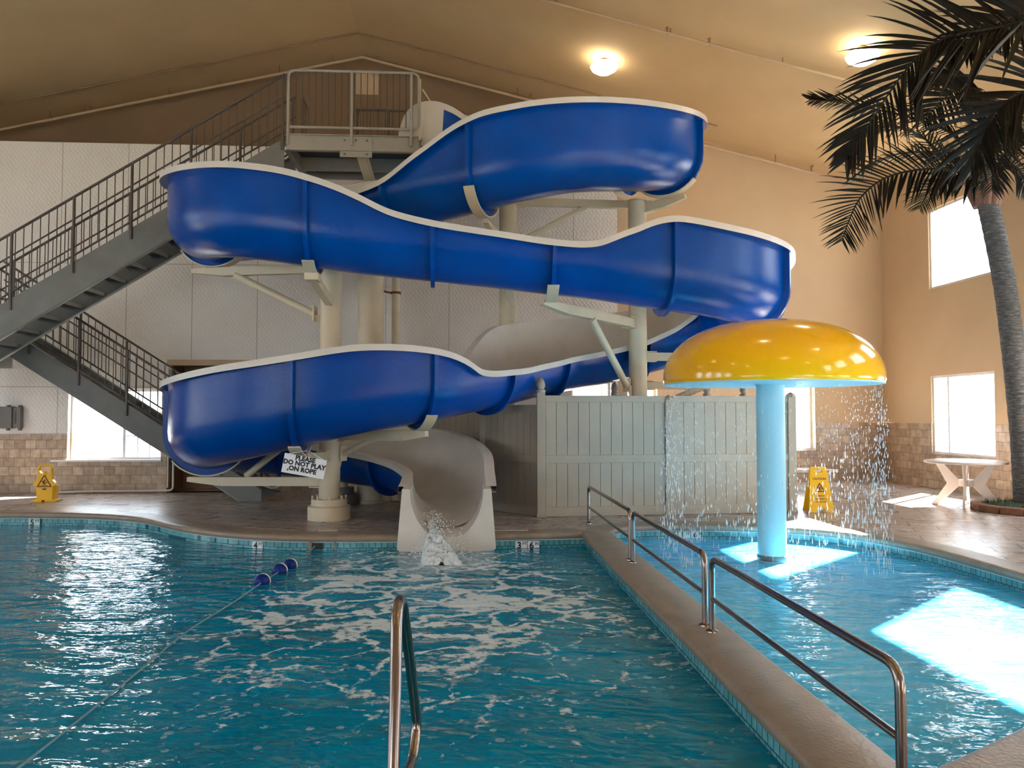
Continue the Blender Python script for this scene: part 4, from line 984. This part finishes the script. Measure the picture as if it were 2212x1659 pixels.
pipe_run([(1.0, 13.3, rz(1.0, .1)), (9.2, 13.3, rz(9.2, .1))], 'sprinkler pipe crossing the upper right ceiling towards the palm', [((x, 13.3, rz(x, .1)), .1) for x in (1.6, 3.6, 5.6)], [(x, 13.3, rz(x, .1) - .02) for x in (3.55, 4.3)], r=.022)
conduit((-8.5, 11.6, rz(-8.5, .04)), (-2.6, 11.6, rz(-2.6, .04)), 'dark pipe at the upper left corner of the ceiling', .022)
tag(MB().box((-2.43, YB - .02, 8.74), (-1.92, YB - .001, 9.29)).build('wall_hatch', ['pipe'], bevel=.004), 'pale square hatch high on the gable wall under the ridge', 'hatch')

# ------------------------------------------------------------------ ceiling lamps
LBL = {0: 'glowing round ceiling lamp above the top slide loop', 1: 'glowing ceiling lamp half hidden behind the palm fronds'}
lamps = [(2.74, 15.0), (6.55, 12.35), (2.74, 8.0), (6.55, 5.5), (-7.0, 8.0), (-7.0, 3.0), (2.74, 1.0), (6.55, -1.5), (-7.0, -2.0), (-11, 11.5)]  # all but the first two are unseen lamps added for fill light
for i, (x, y) in enumerate(lamps):
    z = roof(x) - .13
    t = thing('ceiling_lamp', (x, y, z), LBL.get(i, 'round ceiling lamp out of view, added for fill light'), 'ceiling lamp', 'round ceiling lamps')
    MB().tube([(x, y, z + .06), (x, y, roof(x))], .012, 6).build('stem', ['conduit'], t)
    MB().box((x - .08, y - .08, z + .04), (x + .08, y + .08, z + .1)).box((x + .2, y - .03, z + .06), (x + .36, y + .03, z + .09)).build('ballast', ['conduit'], t)
    MB().lathe([(0, -.17), (.13, -.15), (.24, -.08), (.27, -.02), (.22, .03), (.0, .05)], (x, y, z), 28).build('globe', ['lampglow'], t, smooth=60)

# ------------------------------------------------------------------ palm
pl = thing('palm_tree', (8.95, 12.1, 0), 'tall indoor palm with a grey trunk and dark drooping fronds', 'palm tree')
tp = spline([(9.0, 12.05, .0), (8.97, 12.07, .5), (8.93, 12.1, 1.4), (8.86, 12.13, 2.5), (8.76, 12.16, 3.6), (8.63, 12.2, 4.5), (8.52, 12.2, 5.02)], 12)
MB().tube(tp, [(.225 - .045 * min(1, i / 20) - .022 * i / len(tp)) * (1 + .018 * ((i * 7) % 3 - 1)) for i in range(len(tp))], 20).build('trunk', ['bark'], pl, smooth=60)
CR = Vector((8.50, 12.2, 5.15))
mb = MB()
for k in range(9):
    th = 2 * PI * k / 9; d = Vector((math.cos(th), math.sin(th), 0)); b = CR + d * .13 - Vector((0, 0, .22))
    mb.tube([b, b + d * .05 + Vector((0, 0, .18)), b + d * .16 + Vector((0, 0, .42))], [.07, .085, .03], 8)
mb.build('crown_husk', ['husk'], pl, smooth=60)
mb = MB()
for k in range(7):
    th = 2 * PI * k / 7 + .3; d = Vector((math.cos(th), math.sin(th), 0)); b = CR + d * .05
    mb.tube([b - Vector((0, 0, .1)), b + d * .08 + Vector((0, 0, .45)), b + d * .2 + Vector((0, 0, 1.05 + .2 * (k % 3)))], [.09, .07, .02], 8)
mb.build('leaf_sheath', ['sheath'], pl, smooth=60)
def frond(pts, n=40, L=.62, droop=.3, mt='frond', wid=.04, spread=1.0, start=.18, seed=0, twist=0):
    rnd = random.Random(seed); path = spline(pts, 14); N = len(path); mb = MB()
    mb.tube(path, [.022 * (1 - .8 * i / N) + .003 for i in range(N)], 6)
    up0 = Vector((0, 0, 1))
    for k in range(n):
        f = start + (1 - start) * k / (n - 1); fi = f * (N - 1.001); i = int(fi); p = path[i].lerp(path[i + 1], fi - i)
        t = (path[min(i + 1, N - 1)] - path[max(i - 1, 0)]).normalized(); side = t.cross(up0)
        if side.length < .2: side = t.cross(Vector((0, 1, 0)))
        side.normalize(); u = side.cross(t); side = (side * math.cos(twist) + u * math.sin(twist))
        ll = L * (math.sin(PI * min(1, .16 + f * .80)) ** .6) * rnd.uniform(.8, 1.1)
        for s_ in (-1, 1):
            d = (side * s_ * spread * rnd.uniform(.85, 1.1) + t * (.42 + .62 * f ** 1.5) + u * rnd.uniform(-.12, .22)).normalized()
            w = wid * rnd.uniform(1.0, 1.45); rows = []; c = p.copy(); seg = 5; dd = d.copy()
            for q in range(seg + 1):
                e = q / seg; ww = w * (1 - e ** 2.2) * (.55 + .9 * min(1, e * 3) * .5) + .0008
                nn = dd.cross(Vector((.2, .1, 1))).normalized()
                lift = dd.cross(nn).normalized() * (ww * .35)
                rows.append([c - nn * ww * .5, c + lift, c + nn * ww * .5])
                c = c + dd * (ll / seg); dd = (dd + Vector((0, 0, -1)) * droop * (.25 + .5 * e)).normalized()
            mb.rows(rows)
    mb.v = [(min(v[0], 9.66), v[1], min(v[2], roof(v[0]) - .05)) for v in mb.v]
    return mb.build('frond', [mt], pl)
c0 = CR + Vector((0, 0, .35))
def W3(*a): return [c0 + Vector((0, 0, -.2))] + [Vector(q) for q in a]
FR = [
 dict(pts=W3((8.6, 10.6, 6.6), (6.6, 8.3, 5.95), (5.95, 8.3, 5.86), (5.4, 8.5, 5.79), (5.1, 8.7, 5.5), (4.8, 8.9, 4.99), (4.62, 9.1, 4.62)), n=44, L=1.1, droop=.16, start=.34, wid=.070, twist=1.15),
 dict(pts=W3((8.75, 10.8, 6.3), (7.7, 9.7, 5.9), (7.05, 9.7, 5.6), (6.8, 9.8, 5.2), (6.72, 9.9, 4.8)), n=46, L=1.15, droop=.16, start=.22, wid=.066, twist=.9),
 dict(pts=W3((7.9, 12.0, 5.95), (7.4, 12.0, 6.2), (6.65, 12.0, 6.38), (5.95, 12.0, 6.5), (5.5, 12.0, 6.53)), n=46, L=.62, droop=.12, wid=.046, twist=.9),
 dict(pts=W3((8.05, 11.7, 5.2), (7.55, 11.6, 5.3), (7.1, 11.6, 5.32), (6.5, 11.6, 5.18), (6.1, 11.6, 4.88), (5.9, 11.6, 4.52), (5.78, 11.6, 4.2)), n=48, L=.85, droop=.14, wid=.048, twist=1.1),
 dict(pts=W3((8.1, 12.6, 5.85), (7.75, 12.8, 6.3), (7.2, 12.8, 6.42), (6.7, 12.8, 6.25)), n=40, L=.6, droop=.25, mt='frond_g', wid=.036, twist=.6),
 dict(pts=W3((8.9, 11.4, 6.0), (9.2, 10.6, 6.2), (9.35, 9.9, 5.9), (9.4, 9.4, 5.3)), n=40, L=.4, droop=.3, wid=.04),
 dict(pts=W3((8.9, 12.6, 5.9), (9.1, 13.0, 5.9), (9.2, 13.4, 5.5)), n=34, L=.4, droop=.4, mt='frond_g'),
 dict(pts=W3((8.2, 12.9, 6.0), (7.7, 13.6, 6.2), (7.2, 14.2, 5.9)), n=40, L=.6, droop=.3, mt='frond_g', wid=.036, twist=.6),
 dict(pts=W3((8.05, 11.9, 5.3), (7.8, 11.9, 5.3), (7.4, 11.9, 5.1), (7.2, 11.9, 4.8)), n=36, L=.55, droop=.3, mt='frond_g', wid=.034, twist=.8),
 dict(pts=W3((8.72, 11.9, 5.5), (8.9, 11.8, 5.2), (8.95, 11.7, 4.75), (9.0, 11.6, 4.3)), n=36, L=.4, droop=.3, twist=.5),
 dict(pts=W3((8.2, 11.6, 6.1), (7.6, 11.0, 6.3), (7.0, 10.7, 6.15), (6.5, 10.6, 5.7)), n=42, L=.9, droop=.2, wid=.055, twist=.9),
 dict(pts=W3((8.7, 10.9, 6.5), (7.9, 9.6, 6.5), (7.0, 8.8, 6.35), (6.2, 8.6, 6.1), (5.6, 8.6, 5.7)), n=44, L=1.0, droop=.16, wid=.062, start=.3, twist=1.0),
 dict(pts=W3((8.45, 11.8, 5.9), (8.25, 11.5, 5.9), (8.0, 11.3, 5.4), (7.9, 11.2, 4.9)), n=38, L=.7, droop=.4, wid=.05, twist=.5),
 dict(pts=W3((9.0, 12.0, 6.0), (9.2, 11.9, 6.1), (9.3, 11.8, 5.8)), n=30, L=.33, droop=.4, mt='frond_g'),
 dict(pts=W3((8.7, 11.5, 5.9), (8.85, 11.1, 5.9), (8.95, 10.9, 5.4)), n=36, L=.6, droop=.35, wid=.042, twist=.5),
 dict(pts=W3((8.3, 11.9, 6.2), (7.9, 11.5, 6.5), (7.3, 11.2, 6.55), (6.7, 11.1, 6.4)), n=40, L=.75, droop=.2, wid=.045, twist=.8),
]
for i, f in enumerate(FR): frond(seed=i, **f)
# planter ring
pr = thing('planter_ring', (8.95, 12.1, 0), 'low red-brown brick ring with dark ground cover around the palm foot', 'planter')
for k in range(14):
    a0 = 2 * PI * k / 14 + .02; a1 = 2 * PI * (k + 1) / 14 - .02; ro, ri = .78, .60; px, py = 8.93, 12.02
    P = [(px + ro * math.cos(a), py + ro * math.sin(a)) for a in (a0, (a0 + a1) / 2, a1)] + [(px + ri * math.cos(a), py + ri * math.sin(a)) for a in (a1, (a0 + a1) / 2, a0)]
    MB().prism(P, 'z', .001, .11).build('brick', ['brickr'], pr, bevel=.012)
MB().lathe([(.62, .02), (.6, .09), (.3, .13), (.0, .15)], (8.93, 12.02, 0), 28).build('soil', ['dirt'], pr, smooth=60)
mb = MB()
for k in range(700):
    a = random.uniform(0, 2 * PI); r = .62 * math.sqrt(random.random()); x, y = 8.93 + r * math.cos(a), 12.02 + r * math.sin(a); h = random.uniform(.03, .09); dx, dy = random.uniform(-.03, .03), random.uniform(-.03, .03)
    mb.add([(x - .006, y, .1), (x + .006, y, .1), (x + dx, y + dy, .1 + h)], [(0, 1, 2)])
g = mb.build('ground_cover', ['grass'], pr); g['kind'] = 'stuff'
# outside shrubs seen blown out through the windows
for i, (x, y, h, lb) in enumerate([(13.5, 17.5, 1.9, 'pale shrub outside the right wall window, left one'), (14.2, 16.2, 2.3, 'pale shrub outside the right wall window, right one'), (-7.2, 20.5, 1.6, 'pale shrub outside the left window')]):
    mb = MB()
    for k in range(40):
        blob(mb, (x + random.gauss(0, .3), y + random.gauss(0, .3), -.4 + random.uniform(.1, 1) * h), random.uniform(.08, .22), 6)
    tag(mb.build('outdoor_shrub', ['bark_out'], smooth=180), lb, 'shrub')
